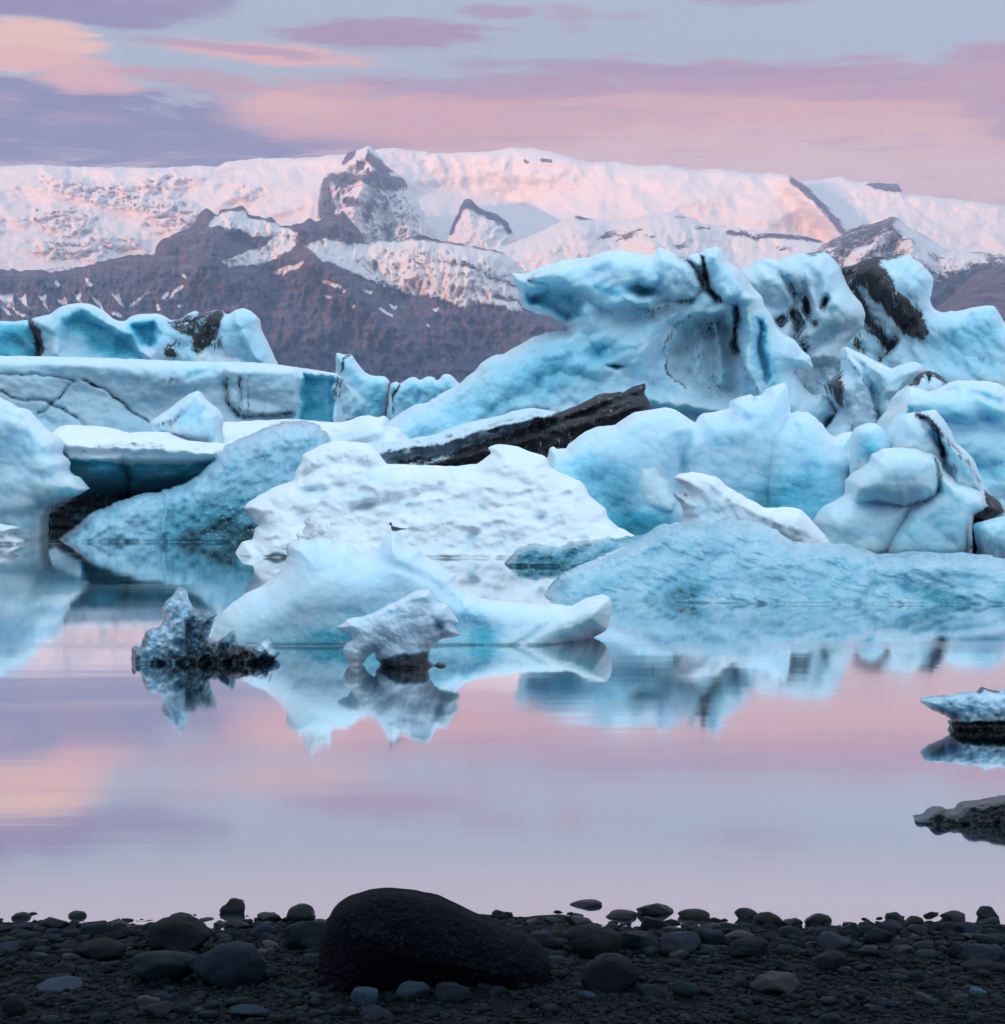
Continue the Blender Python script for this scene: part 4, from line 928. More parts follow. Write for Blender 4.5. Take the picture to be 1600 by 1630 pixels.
berg('iceberg', [(239, 672), (252, 662), (270, 650), (285, 638), (300, 628), (317, 621), (322, 631), (335, 642), (347, 652), (354, 665), (351, 682), (354, 705), (352, 760), (250, 760), (250, 700), (245, 687), (247, 678)], 838, ICE,
     'small tilted pale blue ice cube, sharp corner up, on the snow-lipped floe', T=1.2, Tb=1.6, Rr=12, seed=42, jit=0.4, dD=3.5, power=0.8,
     feats=[('l', [(275, 670), (300, 648), (318, 628), (335, 645), (350, 660), (345, 700), (290, 702), (268, 690)], 0.9, 24, 1.0), ('n', 0.18, 16, 4, 'f', 1, 30), ('f', 0.12, 20, 1.5, 40)],
     masks=[('a', B, 0.14), ('p', B, [(275, 668), (305, 645), (325, 650), (315, 672), (290, 680)], 5, 0.28), ('p', B, [(250, 678), (270, 690), (268, 705), (252, 700)], 4, 0.5), ('s', DT, [(250, 680), (275, 668), (290, 655)], 4, 0.45), ('s', DT, [(275, 690), (295, 700)], 4, 0.35), ('e', B, 340, 690, 12, 20, 0, 0.2)])
berg('iceberg', [(-120, 700), (-100, 650), (-70, 625), (-40, 618), (-15, 628), (0, 634), (12, 642), (28, 650), (36, 649), (45, 660), (55, 672), (65, 682), (80, 690), (90, 697), (93, 710), (90, 722), (98, 728), (103, 735), (101, 748), (108, 756), (117, 757), (124, 767), (130, 774), (138, 780), (125, 787), (105, 795), (85, 803), (72, 812), (67, 825), (66, 930), (-135, 930), (-130, 780)],
     864, ICE, 'white-blue berg at the left edge with a ragged beak jutting right over the water', T=1.6, Tb=2.2, Rr=36, seed=43, jit=0.9, dD=1.0, step=5,
     feats=[('c', [(-60, 812), (20, 806), (75, 800), (140, 790), (140, 930), (-60, 930)], 0.35, 14), ('n', 0.25, 60, 3, 'f', 2, 20), ('n', 0.04, 14, 4, 'f', 1, 0), ('f', 0.4, 48, 1.4, 25), ('f', 0.08, 14, 1.3, 25), ('b', 60, 760, 40, 30, 0, 0.4), ('b', 20, 700, 30, 40, 0, -0.3)],
     masks=[('a', B, 0.16), ('e', B, 15, 710, 55, 26, 15, 0.26), ('e', B, 30, 760, 60, 16, 0, 0.10), ('rim', B, -0.16, 12), ('p', B, [(-60, 812), (80, 800), (80, 930), (-60, 930)], 8, 0.12), ('s', CR, [(60, 800), (130, 782)], 5, 1.0)])
berg('ice_floe', [(-70, 870), (-55, 845), (-30, 834), (0, 834), (15, 836), (31, 841), (22, 846), (14, 850), (27, 857), (35, 860), (34, 890), (-72, 890)], 867, SNOWICE, 'small white ice foot at the left edge under the beaked berg', 'ice floe',
     T=0.6, Tb=0.8, Rr=12, seed=44, jit=0.5, feats=[('n', 0.1, 10, 4, 'f', 1, 0)], masks=[('a', B, 0.12)])

# clear wedge
berg('iceberg', [(84, 872), (93, 858), (107, 847), (125, 835), (140, 820), (160, 810), (175, 805), (190, 797), (210, 791), (225, 786), (250, 784), (275, 775), (295, 769), (315, 757), (327, 745), (342, 732), (350, 720), (362, 706), (385, 697), (402, 690), (430, 678), (455, 671), (477, 669), (500, 672), (520, 690), (545, 760), (545, 930), (84, 930)],
     863, CLEAR, 'clear teal wedge of bubbly glass-like ice sloping down to the left into the water', T=1.5, Tb=2.5, Rr=34, seed=45, jit=1.3, step=5, lean=0.7, sp=1.8,
     feats=[('g', [(268, 780), (262, 820), (258, 862)], 3, -0.25), ('n', 0.3, 40, 4, 'f', 1, -35), ('f', 0.26, 30, 1.8, -30), ('f', 0.10, 12, 1.5, -30), ('n', 0.05, 10, 4, 'r', 1.8, -30)],
     masks=[('a', B, 0.44), ('p', B, [(262, 820), (300, 800), (420, 780), (420, 930), (258, 930)], 20, 0.26), ('e', B, 370, 845, 50, 26, 0, 0.3), ('e', B, 300, 855, 20, 14, 0, 0.3), ('e', B, 450, 700, 70, 30, -20, -0.26), ('e', B, 200, 825, 60, 20, -25, -0.12), ('a', CR, 0.7), ('n', B, 0.22, 18, 1.5, -30), ('s', B, [(88, 866), (110, 850), (135, 832)], 9, 0.4),
            ('s', DT, [(434, 678), (480, 672), (495, 700)], 1.3, 0.4)])

# white snowy berg
ws = [(374, 880), (379, 872), (385, 862), (402, 859), (405, 842), (412, 836), (405, 832), (402, 827), (394, 818), (387, 809), (395, 800), (410, 790), (435, 776), (467, 765), (472, 747), (480, 737), (481, 724), (505, 711), (520, 705), (545, 702), (572, 704), (590, 708), (600, 720), (614, 739), (635, 739), (660, 740), (710, 742), (735, 741), (758, 739), (770, 731), (783, 721),
      (776, 713), (787, 708), (804, 708), (825, 711), (842, 718), (855, 722), (866, 725), (872, 730), (876, 743), (900, 755), (925, 766), (933, 776), (940, 790), (955, 802), (965, 810), (967, 822), (985, 840), (1012, 852), (1012, 930), (376, 930)]
def snowtex(U, V, s):
    return 0.34 * fbm(U / 80, V / 45, 3, 61, 'f', 0.5) + 0.10 * fbm(U / 26, V / 19, 3, 65, 'f') - 0.14 * np.exp(-(np.minimum(0, fbm(U / 30, V / 15, 2, 67, 'f') + 0.30) / 0.12) ** 2) * 0 - 0.18 * sstep(fbm(U / 34, V / 26, 2, 69), 0.05, 0.6)
berg('iceberg', ws, 888, SNOWICE, 'low broad snow-white iceberg with a lumpy dimpled surface in the middle of the lagoon', T=1.7, Tb=3.0, Rr=46, seed=46, jit=0.7, lean=lambda U, V: np.clip(888 - V, -20, 200) / 180.0 * 3.2, sp=1.8,
     feats=[('fn', snowtex), ('g', [(560, 810), (620, 800), (660, 785), (700, 780)], 8, 0.5), ('b', 500, 782, 16, 8, 0, -0.4), ('b', 650, 806, 12, 8, 0, -0.35), ('b', 752, 854, 9, 9, 0, -0.4), ('b', 860, 826, 9, 8, 0, -0.35), ('g', [(480, 760), (540, 735), (610, 745)], 10, 0.4), ('b', 590, 725, 40, 10, 0, 0.25),
            ('g', [(387, 810), (412, 830)], 10, 0.3), ('g', [(760, 750), (830, 770), (900, 790), (960, 830)], 12, 0.2), ('b', 560, 715, 16, 8, 10, -0.25)],
     masks=[('a', B, 0.05), ('n', B, 0.14, 36, 2.2, -10), ('e', B, 500, 784, 22, 8, 0, 0.32), ('e', B, 560, 796, 40, 12, -8, 0.24), ('e', B, 640, 806, 30, 8, -10, 0.26), ('e', B, 752, 856, 10, 9, 0, 0.4), ('e', B, 860, 828, 9, 8, 0, 0.32), ('e', B, 600, 760, 30, 10, 20, 0.2), ('s', B, [(395, 815), (410, 830)], 10, 0.25),
            ('e', B, 720, 868, 60, 10, 0, 0.12), ('e', DT, 560, 718, 14, 6, 0, 0.2), ('s', B, [(384, 878), (500, 880)], 5, 0.2)])

# dark clear ice, white spur, clear ridge on the right
berg('iceberg', [(802, 897), (806, 892), (815, 885), (819, 878), (827, 872), (840, 870), (855, 868), (868, 871), (880, 870), (892, 872), (907, 864), (925, 862), (950, 859), (975, 856), (990, 857), (1000, 854), (1025, 851), (1045, 860), (1045, 960), (812, 960), (806, 905)], 902, CLEAR,
     'dark green glassy tongue of ice beside the pale blue ridge', T=1.0, Tb=1.5, Rr=16, seed=47, jit=1.2, step=4, sp=1.6, lean=0.8,
     feats=[('n', 0.16, 18, 4, 'r', 1.8, -20), ('f', 0.06, 12, 1.4, -20)], masks=[('a', B, 0.82), ('n', B, 0.3, 14, 1.5, -20), ('e', B, 960, 880, 50, 14, -20, -0.28), ('a', CR, 0.8), ('s', DT, [(802, 900), (820, 885)], 6, 0.6)])
berg('iceberg', [(1085, 840), (1089, 822), (1088, 812), (1080, 797), (1069, 782), (1076, 784), (1095, 791), (1090, 782), (1080, 770), (1072, 760), (1082, 754), (1102, 751), (1120, 754), (1140, 759), (1148, 764), (1155, 772), (1162, 777), (1170, 780), (1187, 792), (1205, 800), (1216, 808), (1230, 808), (1247, 807), (1262, 808), (1275, 811), (1287, 822), (1300, 837), (1312, 850), (1322, 864), (1330, 900), (1330, 960), (1080, 960)],
     936, SNOWICE, 'white spur of ice with a forked beak pointing left, rising behind the clear blue ridge', T=0.9, Tb=1.2, Rr=30, seed=48, jit=0.7, step=5, dD=1.6, lean=0.25,
     feats=[('g', [(1125, 760), (1180, 800), (1240, 830)], 9, -0.15), ('b', 1260, 835, 40, 22, 20, 0.35), ('n', 0.12, 24, 4, 'f', 1, 20), ('g', [(1225, 812), (1215, 840)], 8, 0.2)],
     masks=[('a', B, 0.12), ('p', B, [(1090, 800), (1130, 790), (1180, 810), (1200, 850), (1080, 850)], 14, 0.22), ('rim', B, -0.1, 8)])
rdg = [(866, 948), (872, 938), (884, 924), (900, 912), (920, 903), (940, 895), (958, 888), (975, 880), (992, 871), (1010, 862), (1025, 853), (1040, 845), (1048, 838), (1058, 834), (1070, 836), (1080, 831), (1095, 834), (1110, 835), (1125, 832), (1140, 834), (1155, 830), (1170, 829), (1195, 829), (1212, 833), (1225, 838), (1236, 843), (1245, 851), (1256, 858), (1266, 865), (1280, 863),
       (1300, 868), (1325, 865), (1340, 868), (1355, 867), (1370, 873), (1385, 877), (1398, 884), (1412, 885), (1425, 882), (1440, 884), (1452, 880), (1465, 879), (1478, 882), (1490, 879), (1500, 884), (1520, 882), (1540, 880), (1552, 885), (1575, 884), (1600, 890), (1660, 893), (1720, 905), (1770, 930), (1800, 965), (1810, 1060), (900, 1060), (872, 990)]
def ridtex(U, V, s):
    q = U + 10 * fbm(U / 30, V / 20, 3, 73)
    d = fbm((q + V * 0.9) / 60, (V - q * 0.35) / 12, 5, 71, 'r', 0.6)
    md = 0.4 + 0.8 * sstep(fbm(U / 60, V / 30, 3, 75), -0.3, 0.4)
    return 0.06 * d * md + 0.13 * chips((q + V * 0.8) / 34, (V - q * 0.4) / 15, 72) + 0.045 * chips((q + V * 0.8) / 13, (V - q * 0.4) / 6, 74) * md
berg('iceberg', rdg, 962, CLEAR, 'long low ridge of rough clear blue ice in front of the white spur', T=1.0, Tb=1.6, Rr=26, seed=49, jit=1.3, step=4, sp=1.6, lean=lambda U, V: np.clip(965 - V, -30, 140) / 140.0 * 2.2 - sstep(U, 950, 1300) * 0.75,
     feats=[('fn', ridtex), ('g', [(1040, 955), (1080, 915), (1130, 885), (1170, 890)], 11, 0.16), ('g', [(1425, 930), (1480, 936), (1530, 950), (1560, 968)], 10, 0.12), ('b', 1120, 930, 60, 25, -30, 0.2), ('b', 1230, 900, 60, 20, 0, 0.25), ('b', 1480, 905, 70, 16, 0, 0.25), ('g', [(1385, 880), (1390, 930), (1370, 960)], 6, 0.2),
            ('g', [(910, 925), (990, 900), (1060, 870)], 6, 0.12)],
     masks=[('a', B, 0.36), ('a', CR, 0.7), ('n', B, 0.34, 26, 2.4, -30), ('p', B, [(1040, 960), (1085, 915), (1140, 888), (1130, 930), (1100, 965)], 14, 0.2), ('p', B, [(1425, 928), (1490, 934), (1545, 950), (1560, 966), (1500, 966), (1440, 945)], 7, 0.4), ('e', B, 890, 935, 22, 14, -20, 0.4), ('e', B, 1080, 945, 60, 12, 0, 0.18), ('s', B, [(1200, 835), (1250, 855), (1290, 868)], 6, -0.3), ('e', B, 960, 910, 50, 10, -25, -0.1), ('e', B, 1290, 950, 90, 10, 0, 0.1)])

# foreground bergs
fa = [(330, 1040), (333, 1022), (336, 1012), (340, 1000), (350, 981), (358, 970), (370, 959), (385, 949), (400, 940), (420, 931), (440, 915), (452, 900), (458, 885), (455, 872), (460, 862), (478, 856), (490, 858), (505, 852), (524, 856), (536, 866), (552, 864), (562, 872), (575, 883), (590, 884), (600, 878), (606, 868), (610, 858), (617, 850), (622, 846), (632, 846), (637, 852), (641, 862), (652, 868),
      (665, 872), (672, 882), (682, 889), (700, 899), (709, 906), (716, 914), (731, 911), (726, 917), (722, 924), (734, 936), (741, 942), (752, 946), (765, 953), (780, 956), (800, 957), (825, 960), (850, 962), (885, 963), (910, 966), (920, 961), (930, 955), (945, 950), (960, 947), (971, 951), (974, 960), (973, 975), (970, 990), (966, 1003), (950, 1012), (932, 1024), (905, 1036), (890, 1052), (880, 1090), (332, 1090)]
FA_OBJ = berg('iceberg', fa, 1028, ice_mat('bright_glacier_ice', pale=(0.46, 0.76, 0.88), scale=3.0, rough=0.4, bump=0.06, sss=SSS),
     'nearest large berg, white to turquoise, two peaks and a blunt horn at right', T=1.0, Tb=1.3, Rr=60, seed=51, jit=0.6, step=5, sp=1.5, lean=0.30,
     feats=[('b', 500, 940, 90, 60, -20, 0.30), ('g', [(625, 850), (640, 890), (700, 925), (760, 965)], 22, -0.12), ('g', [(560, 880), (620, 895), (680, 920), (730, 960)], 8, 0.10), ('b', 925, 972, 50, 20, -28, 0.22), ('g', [(815, 1030), (860, 1005), (900, 972)], 5, 0.07),
            ('b', 760, 1000, 70, 22, 0, -0.2), ('n', 0.04, 60, 3, 'f', 1.4, -20), ('n', 0.006, 9, 3, 'f', 1, 0), ('f', 0.10, 58, 1.5, -20), ('f', 0.012, 14, 1.3, -20), ('b', 575, 870, 14, 12, 0, -0.12)],
     masks=[('a', B, 0.20), ('rim', B, -0.16, 16), ('p', B, [(500, 1000), (560, 960), (660, 950), (760, 970), (800, 1000), (790, 1060), (480, 1060), (400, 1040)], 22, 0.34), ('e', B, 560, 1012, 90, 14, 0, 0.24), ('e', B, 430, 1010, 60, 18, 0, 0.14), ('e', B, 770, 1012, 30, 18, 0, 0.26), ('p', B, [(820, 1030), (880, 985), (930, 960), (970, 955), (965, 1000), (920, 1030)], 10, -0.08),
            ('e', B, 620, 930, 80, 20, 10, 0.10), ('s', DT, [(446, 908), (428, 930)], 3, 0.22), ('s', CR, [(455, 880), (480, 858), (520, 856)], 9, 1.0), ('n', B, 0.05, 30, 1, 0)])
FA_D = ANCH['iceberg']
FRONT = FA_OBJ

CROWN = berg('crown', [(471, 853), (474, 848), (483, 850), (481, 843), (486, 838), (484, 830), (489, 826), (491, 820), (497, 817), (501, 823), (504, 828), (511, 829), (516, 836), (522, 832), (528, 836), (529, 845), (525, 853), (530, 858), (520, 866), (500, 868), (478, 864)], 1028,
     ice_mat('bubbly_clear_ice', white=(0.97, 0.98, 1.0), pale=(0.88, 0.93, 0.98), scale=5.0, rough=0.05, bump=0.4, glassy=1.0, cell=0.5, spec=1.0, sss=0.6),
     'tiny crown of clear ice on the left peak of the nearest large berg', 'ice chunk', T=0.14, Tb=0.2, Rr=16, seed=52, jit=1.0, step=3, sp=1.0, dD=FA_D + 0.30 * 170 * wline(1028) / F - wline(1028), wm=2, anchor=False,
     feats=[('f', 0.07, 8, 1, 0), ('n', 0.03, 6, 2, 'f', 1, 0)], masks=[('a', B, 0.04), ('n', B, 0.25, 7, 1, 0), ('a', CR, 1.0), ('s', DT, [(484, 840), (490, 843)], 1.2, 0.7), ('s', DT, [(490, 824), (493, 827)], 1.0, 0.6)])
CROWN.parent = FRONT

gb = [(536, 1000), (543, 993), (550, 987), (562, 983), (575, 982), (588, 977), (600, 972), (612, 966), (625, 960), (638, 953), (650, 947), (660, 941), (670, 938), (685, 938), (690, 947), (697, 960), (706, 959), (715, 962), (720, 975), (726, 982), (732, 990), (722, 996), (727, 1002), (733, 1010), (720, 1015), (704, 1017), (692, 1024), (684, 1036), (682, 1050), (690, 1058), (700, 1053), (711, 1056), (708, 1066), (700, 1085),
      (690, 1110), (620, 1110), (612, 1070), (604, 1055), (598, 1050), (597, 1038), (588, 1044), (578, 1056), (578, 1090), (556, 1090), (556, 1056), (547, 1042), (545, 1034), (550, 1024), (560, 1017), (554, 1008), (543, 1004)]
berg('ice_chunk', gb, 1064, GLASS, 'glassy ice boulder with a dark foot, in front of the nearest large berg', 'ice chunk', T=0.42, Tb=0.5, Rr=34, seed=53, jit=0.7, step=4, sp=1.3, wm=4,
     feats=[('g', [(600, 975), (650, 950), (690, 945)], 8, -0.08), ('b', 700, 998, 8, 8, 0, -0.12), ('n', 0.05, 30, 3, 'f', 1, -20), ('f', 0.10, 24, 1.3, -20), ('f', 0.02, 8, 1, 0)],
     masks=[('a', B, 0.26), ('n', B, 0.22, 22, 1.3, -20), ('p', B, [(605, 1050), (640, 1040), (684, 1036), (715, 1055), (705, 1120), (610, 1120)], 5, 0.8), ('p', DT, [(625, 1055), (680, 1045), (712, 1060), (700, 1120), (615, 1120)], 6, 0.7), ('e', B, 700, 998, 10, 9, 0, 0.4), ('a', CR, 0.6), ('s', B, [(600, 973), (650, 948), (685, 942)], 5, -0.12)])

lg = [(208, 1056), (209, 1045), (210, 1031), (214, 1028), (220, 1034), (224, 1028), (226, 1018), (230, 1009), (237, 1002), (251, 999), (257, 995), (261, 988), (261, 980), (256, 971), (262, 958), (273, 949), (279, 941), (285, 935), (292, 937), (297, 947), (300, 958), (304, 967), (312, 971), (322, 975), (331, 974), (348, 977), (341, 985), (337, 1000), (331, 1016), (337, 1022), (346, 1021), (359, 1012), (365, 1006), (371, 1003), (375, 1010),
      (374, 1022), (387, 1024), (398, 1027), (410, 1024), (420, 1020), (429, 1014), (433, 1023), (434, 1034), (447, 1039), (440, 1048), (427, 1056), (420, 1100), (216, 1100)]
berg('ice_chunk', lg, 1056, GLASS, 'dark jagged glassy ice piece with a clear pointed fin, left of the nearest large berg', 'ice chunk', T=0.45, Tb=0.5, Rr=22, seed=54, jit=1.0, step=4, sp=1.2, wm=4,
     feats=[('g', [(285, 940), (288, 980), (270, 1030)], 10, -0.12), ('n', 0.08, 22, 3, 'r', 0.8, 30), ('f', 0.12, 16, 0.8, 20), ('f', 0.04, 7, 1, 20)],
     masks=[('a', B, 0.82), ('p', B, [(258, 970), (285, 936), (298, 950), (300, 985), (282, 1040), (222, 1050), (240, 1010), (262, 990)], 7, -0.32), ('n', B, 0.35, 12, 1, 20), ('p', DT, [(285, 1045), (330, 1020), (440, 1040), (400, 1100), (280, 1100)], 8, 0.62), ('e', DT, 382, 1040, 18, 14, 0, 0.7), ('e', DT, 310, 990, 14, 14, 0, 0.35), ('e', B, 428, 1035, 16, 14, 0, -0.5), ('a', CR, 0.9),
            ('s', DT, [(212, 1034), (212, 1056)], 4, 0.5)])

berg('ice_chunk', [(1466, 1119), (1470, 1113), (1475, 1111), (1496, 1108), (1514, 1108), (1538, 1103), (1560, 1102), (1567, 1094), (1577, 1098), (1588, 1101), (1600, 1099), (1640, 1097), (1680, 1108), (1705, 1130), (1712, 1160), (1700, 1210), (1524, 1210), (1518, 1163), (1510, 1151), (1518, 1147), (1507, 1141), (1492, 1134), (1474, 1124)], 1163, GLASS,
     'grey-blue ice slab, snout pointing left, on a black foot at the right edge', 'ice chunk', T=0.35, Tb=0.4, Rr=26, seed=55, jit=0.6, step=4, sp=1.4, wm=3,
     feats=[('n', 0.06, 20, 4, 'f', 1.5, -10), ('f', 0.04, 9, 1, 0), ('c', [(1500, 1148), (1680, 1150), (1680, 1210), (1500, 1210)], 0.15, 5)],
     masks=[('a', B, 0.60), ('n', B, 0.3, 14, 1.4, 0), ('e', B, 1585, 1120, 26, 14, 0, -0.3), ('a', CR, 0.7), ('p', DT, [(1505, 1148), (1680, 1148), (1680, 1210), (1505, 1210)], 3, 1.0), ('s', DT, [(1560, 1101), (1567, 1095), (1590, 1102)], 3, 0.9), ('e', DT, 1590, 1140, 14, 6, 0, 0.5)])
berg('ice_chunk', [(1453, 1308), (1457, 1302), (1467, 1301), (1477, 1299), (1481, 1293), (1492, 1287), (1503, 1287), (1512, 1292), (1527, 1291), (1532, 1283), (1545, 1279), (1569, 1277), (1600, 1270), (1650, 1267), (1690, 1280), (1715, 1300), (1720, 1345), (1560, 1345), (1540, 1335), (1500, 1330), (1470, 1322)], 1313, GLASS,
     'low black ice sliver lying on the water near the right edge, closest to the beach', 'ice chunk', T=0.22, Tb=0.3, Rr=14, seed=56, jit=0.7, step=4, sp=1.3, wm=3,
     feats=[('n', 0.05, 10, 4, 'r', 2, -10), ('f', 0.03, 8, 2, -10)], masks=[('a', B, 0.85), ('n', B, 0.3, 10, 2.5, -12), ('a', CR, 0.8), ('a', DT, 1.0), ('s', DT, [(1455, 1310), (1530, 1308), (1600, 1312)], 7, 0.5), ('s', B, [(1540, 1284), (1600, 1276)], 5, -0.4)])

# ------------------------------------------------------------------ tern on the right peak of the nearest berg
def loft(name, rings, mat, parent=None, seg=14):
    """rings: (centre, width, height, optional axis pitch) -> one closed smooth skin"""
    vs = []; fs = []
    for (c, rw, rh) in rings:
        for k in range(seg):
            a = 2 * math.pi * k / seg
            vs.append((c[0], c[1] + rw * math.cos(a), c[2] + rh * math.sin(a)))
    for i in range(len(rings) - 1):
        for k in range(seg):
            a = i * seg + k; b = i * seg + (k + 1) % seg
            fs.append((a, b, b + seg, a + seg))
    fs.append(tuple(range(seg - 1, -1, -1))); n = len(vs)
    fs.append(tuple(range(n - seg, n)))
    return link_mesh(name, vs, fs, mat, parent)

def flat_mat(name, c, r=0.7):
    m, t, b, o = new_mat(name)
    co = t.new('ShaderNodeTexCoord').outputs['Object']
    n = t.noise(co, 60, 3, 0.5)
    t.put(b.inputs['Base Color'], t.mix(n, tuple(x * 0.8 for x in c), tuple(x * 1.15 for x in c)))
    b.inputs['Roughness'].default_value = r
    return m
def tern():
    D = FA_D + 0.30 * (1028 - 848) * wline(1028) / F
    x = (626 - 800) / F * D; z = CH + (HV - 848.2) / F * D
    e = bpy.data.objects.new('bird', None); COL.objects.link(e)
    e.location = (x, D - 0.02, z)
    e.scale = (1.2, 1.2, 1.2)
    tag(e, 'small grey tern with a black cap on the right peak of the nearest berg', 'bird')
    grey = flat_mat('grey_feathers', (0.11, 0.12, 0.16)); blk = flat_mat('black_feathers', (0.01, 0.01, 0.015)); red = flat_mat('dark_red_skin', (0.12, 0.02, 0.02), 0.4)
    wing = flat_mat('slate_wing_feathers', (0.075, 0.085, 0.12))
    # body: breast to tail, facing left
    loft('body', [((-0.052, 0, 0.128), 0.004, 0.005), ((-0.048, 0, 0.130), 0.014, 0.017), ((-0.036, 0, 0.128), 0.020, 0.023), ((-0.026, 0, 0.112), 0.022, 0.024), ((-0.024, 0, 0.088), 0.030, 0.034), ((-0.008, 0, 0.068), 0.037, 0.038),
                  ((0.025, 0, 0.060), 0.036, 0.032), ((0.065, 0, 0.055), 0.026, 0.022), ((0.105, 0, 0.052), 0.014, 0.012), ((0.125, 0, 0.052), 0.006, 0.006)], grey, e)
    loft('cap', [((-0.056, 0, 0.140), 0.003, 0.002), ((-0.050, 0, 0.143), 0.013, 0.009), ((-0.038, 0, 0.144), 0.018, 0.012), ((-0.024, 0, 0.138), 0.018, 0.012), ((-0.014, 0, 0.124), 0.010, 0.010)], blk, e)
    loft('bill', [((-0.050, 0, 0.130), 0.006, 0.006), ((-0.070, 0, 0.127), 0.003, 0.0035), ((-0.084, 0, 0.124), 0.0008, 0.0008)], red, e, 8)
    for s_ in (-1, 1):
        loft('wing', [((-0.030, s_ * 0.026, 0.080), 0.004, 0.010), ((0.0, s_ * 0.034, 0.075), 0.007, 0.024), ((0.05, s_ * 0.030, 0.066), 0.006, 0.019), ((0.11, s_ * 0.016, 0.060), 0.004, 0.010), ((0.185, s_ * 0.006, 0.064), 0.002, 0.003)], wing, e, 10)
        loft('tail_streamer', [((0.10, s_ * 0.006, 0.052), 0.005, 0.004), ((0.17, s_ * 0.012, 0.056), 0.004, 0.003), ((0.245, s_ * 0.018, 0.066), 0.001, 0.001)], grey, e, 8)
        loft('leg', [((-0.004, s_ * 0.014, -0.014), 0.004, 0.003), ((-0.003, s_ * 0.014, 0.0), 0.004, 0.004), ((0.004, s_ * 0.014, 0.022), 0.004, 0.004), ((0.010, s_ * 0.014, 0.050), 0.006, 0.006)], red, e, 8)
tern()

# ------------------------------------------------------------------ beach
SLOPE = 0.15
YS = 12.75          # waterline of the beach
def beach_z(x, y):
    z = SLOPE * (YS - y)
    z = np.where(y > YS, z * 0.7, z)
    z = z + 0.05 * perlin(x * 0.9, y * 0.9, 5) + 0.02 * perlin(x * 2.1, y * 2.1, 9) + 0.012 * perlin(x * 4, y * 4, 6)
    return np.minimum(z, 2.1 + 0.02 * perlin(x, y, 3))
def ground_hit(u, v):
    """where the view through a photo pixel meets the beach"""
    y = 10.0
    for _ in range(30):
        z = float(beach_z(np.array((u - 800) / F * y), np.array(y)))
        z = max(z, -0.03)
        y = (CH - z) * F / (v - HV)
    return (u - 800) / F * y, y, float(beach_z(np.array((u - 800) / F * y), np.array(y)))

def gravel_mat():
    m, t, b, o = new_mat('black_gravel')
    co = t.new('ShaderNodeTexCoord').outputs['Object']
    v1 = t.voro(co, 42, out='Color'); v1d = t.voro(co, 42)
    v2 = t.voro(co, 95, out='Color'); v2d = t.voro(co, 95)
    s1 = t.new('ShaderNodeSeparateColor'); t.put(s1.inputs[0], v1)
    s2 = t.new('ShaderNodeSeparateColor'); t.put(s2.inputs[0], v2)
    c1 = t.ramp(s1.outputs[0], [(0.0, (0.010, 0.012, 0.014)), (0.5, (0.024, 0.032, 0.036)), (0.85, (0.04, 0.05, 0.055)), (1.0, (0.09, 0.085, 0.08))])
    c2 = t.ramp(s2.outputs[0], [(0.0, (0.008, 0.010, 0.012)), (0.7, (0.028, 0.034, 0.04)), (1.0, (0.10, 0.10, 0.10))])
    n = t.noise(co, 3, 4, 0.6)
    t.put(b.inputs['Base Color'], t.mix(1.0, t.mix(t.smooth(n, 0.4, 0.6), c1, c2), (0.12, 0.18, 0.24), 'MULTIPLY'))
    b.inputs['Roughness'].default_value = 0.6
    b.inputs['Specular IOR Level'].default_value = 0.04
    h = t.math('ADD', t.math('MULTIPLY', v1d, -1.0), t.math('MULTIPLY', v2d, -0.5))
    t.put(b.inputs['Normal'], t.bump(h, 1.0, 0.02))
    return m
GRAVEL = gravel_mat()
def beach():
    xs = np.concatenate([np.linspace(-60, -5, 30)[:-1], np.arange(-5, 5, 0.05), np.linspace(5, 60, 30)])
    ys = np.concatenate([np.linspace(-40, 8.4, 30)[:-1], np.arange(8.4, 14.2, 0.05), np.linspace(14.2, 60, 30)])
    X, Y = np.meshgrid(xs, ys)
    Z = beach_z(X, Y)
    Z = np.maximum(Z, -7.5)
    n, mth = X.shape
    idx = np.arange(n * mth).reshape(n, mth)
    f = np.stack([idx[:-1, :-1].ravel(), idx[:-1, 1:].ravel(), idx[1:, 1:].ravel(), idx[1:, :-1].ravel()], 1)
    o = link_mesh('beach', np.stack([X.ravel(), Y.ravel(), Z.ravel()], 1), f, GRAVEL)
    tag(o, kind='structure')
    # lagoon bed under the water, out to the mountains
    vs = [(-9000, 59, -7.5), (7800, 59, -7.5), (7800, 7600, -8), (-9000, 7600, -8)]
    tag(link_mesh('lagoon_bed', vs, [(0, 1, 2, 3)], GRAVEL, smooth=False), kind='structure')
beach()

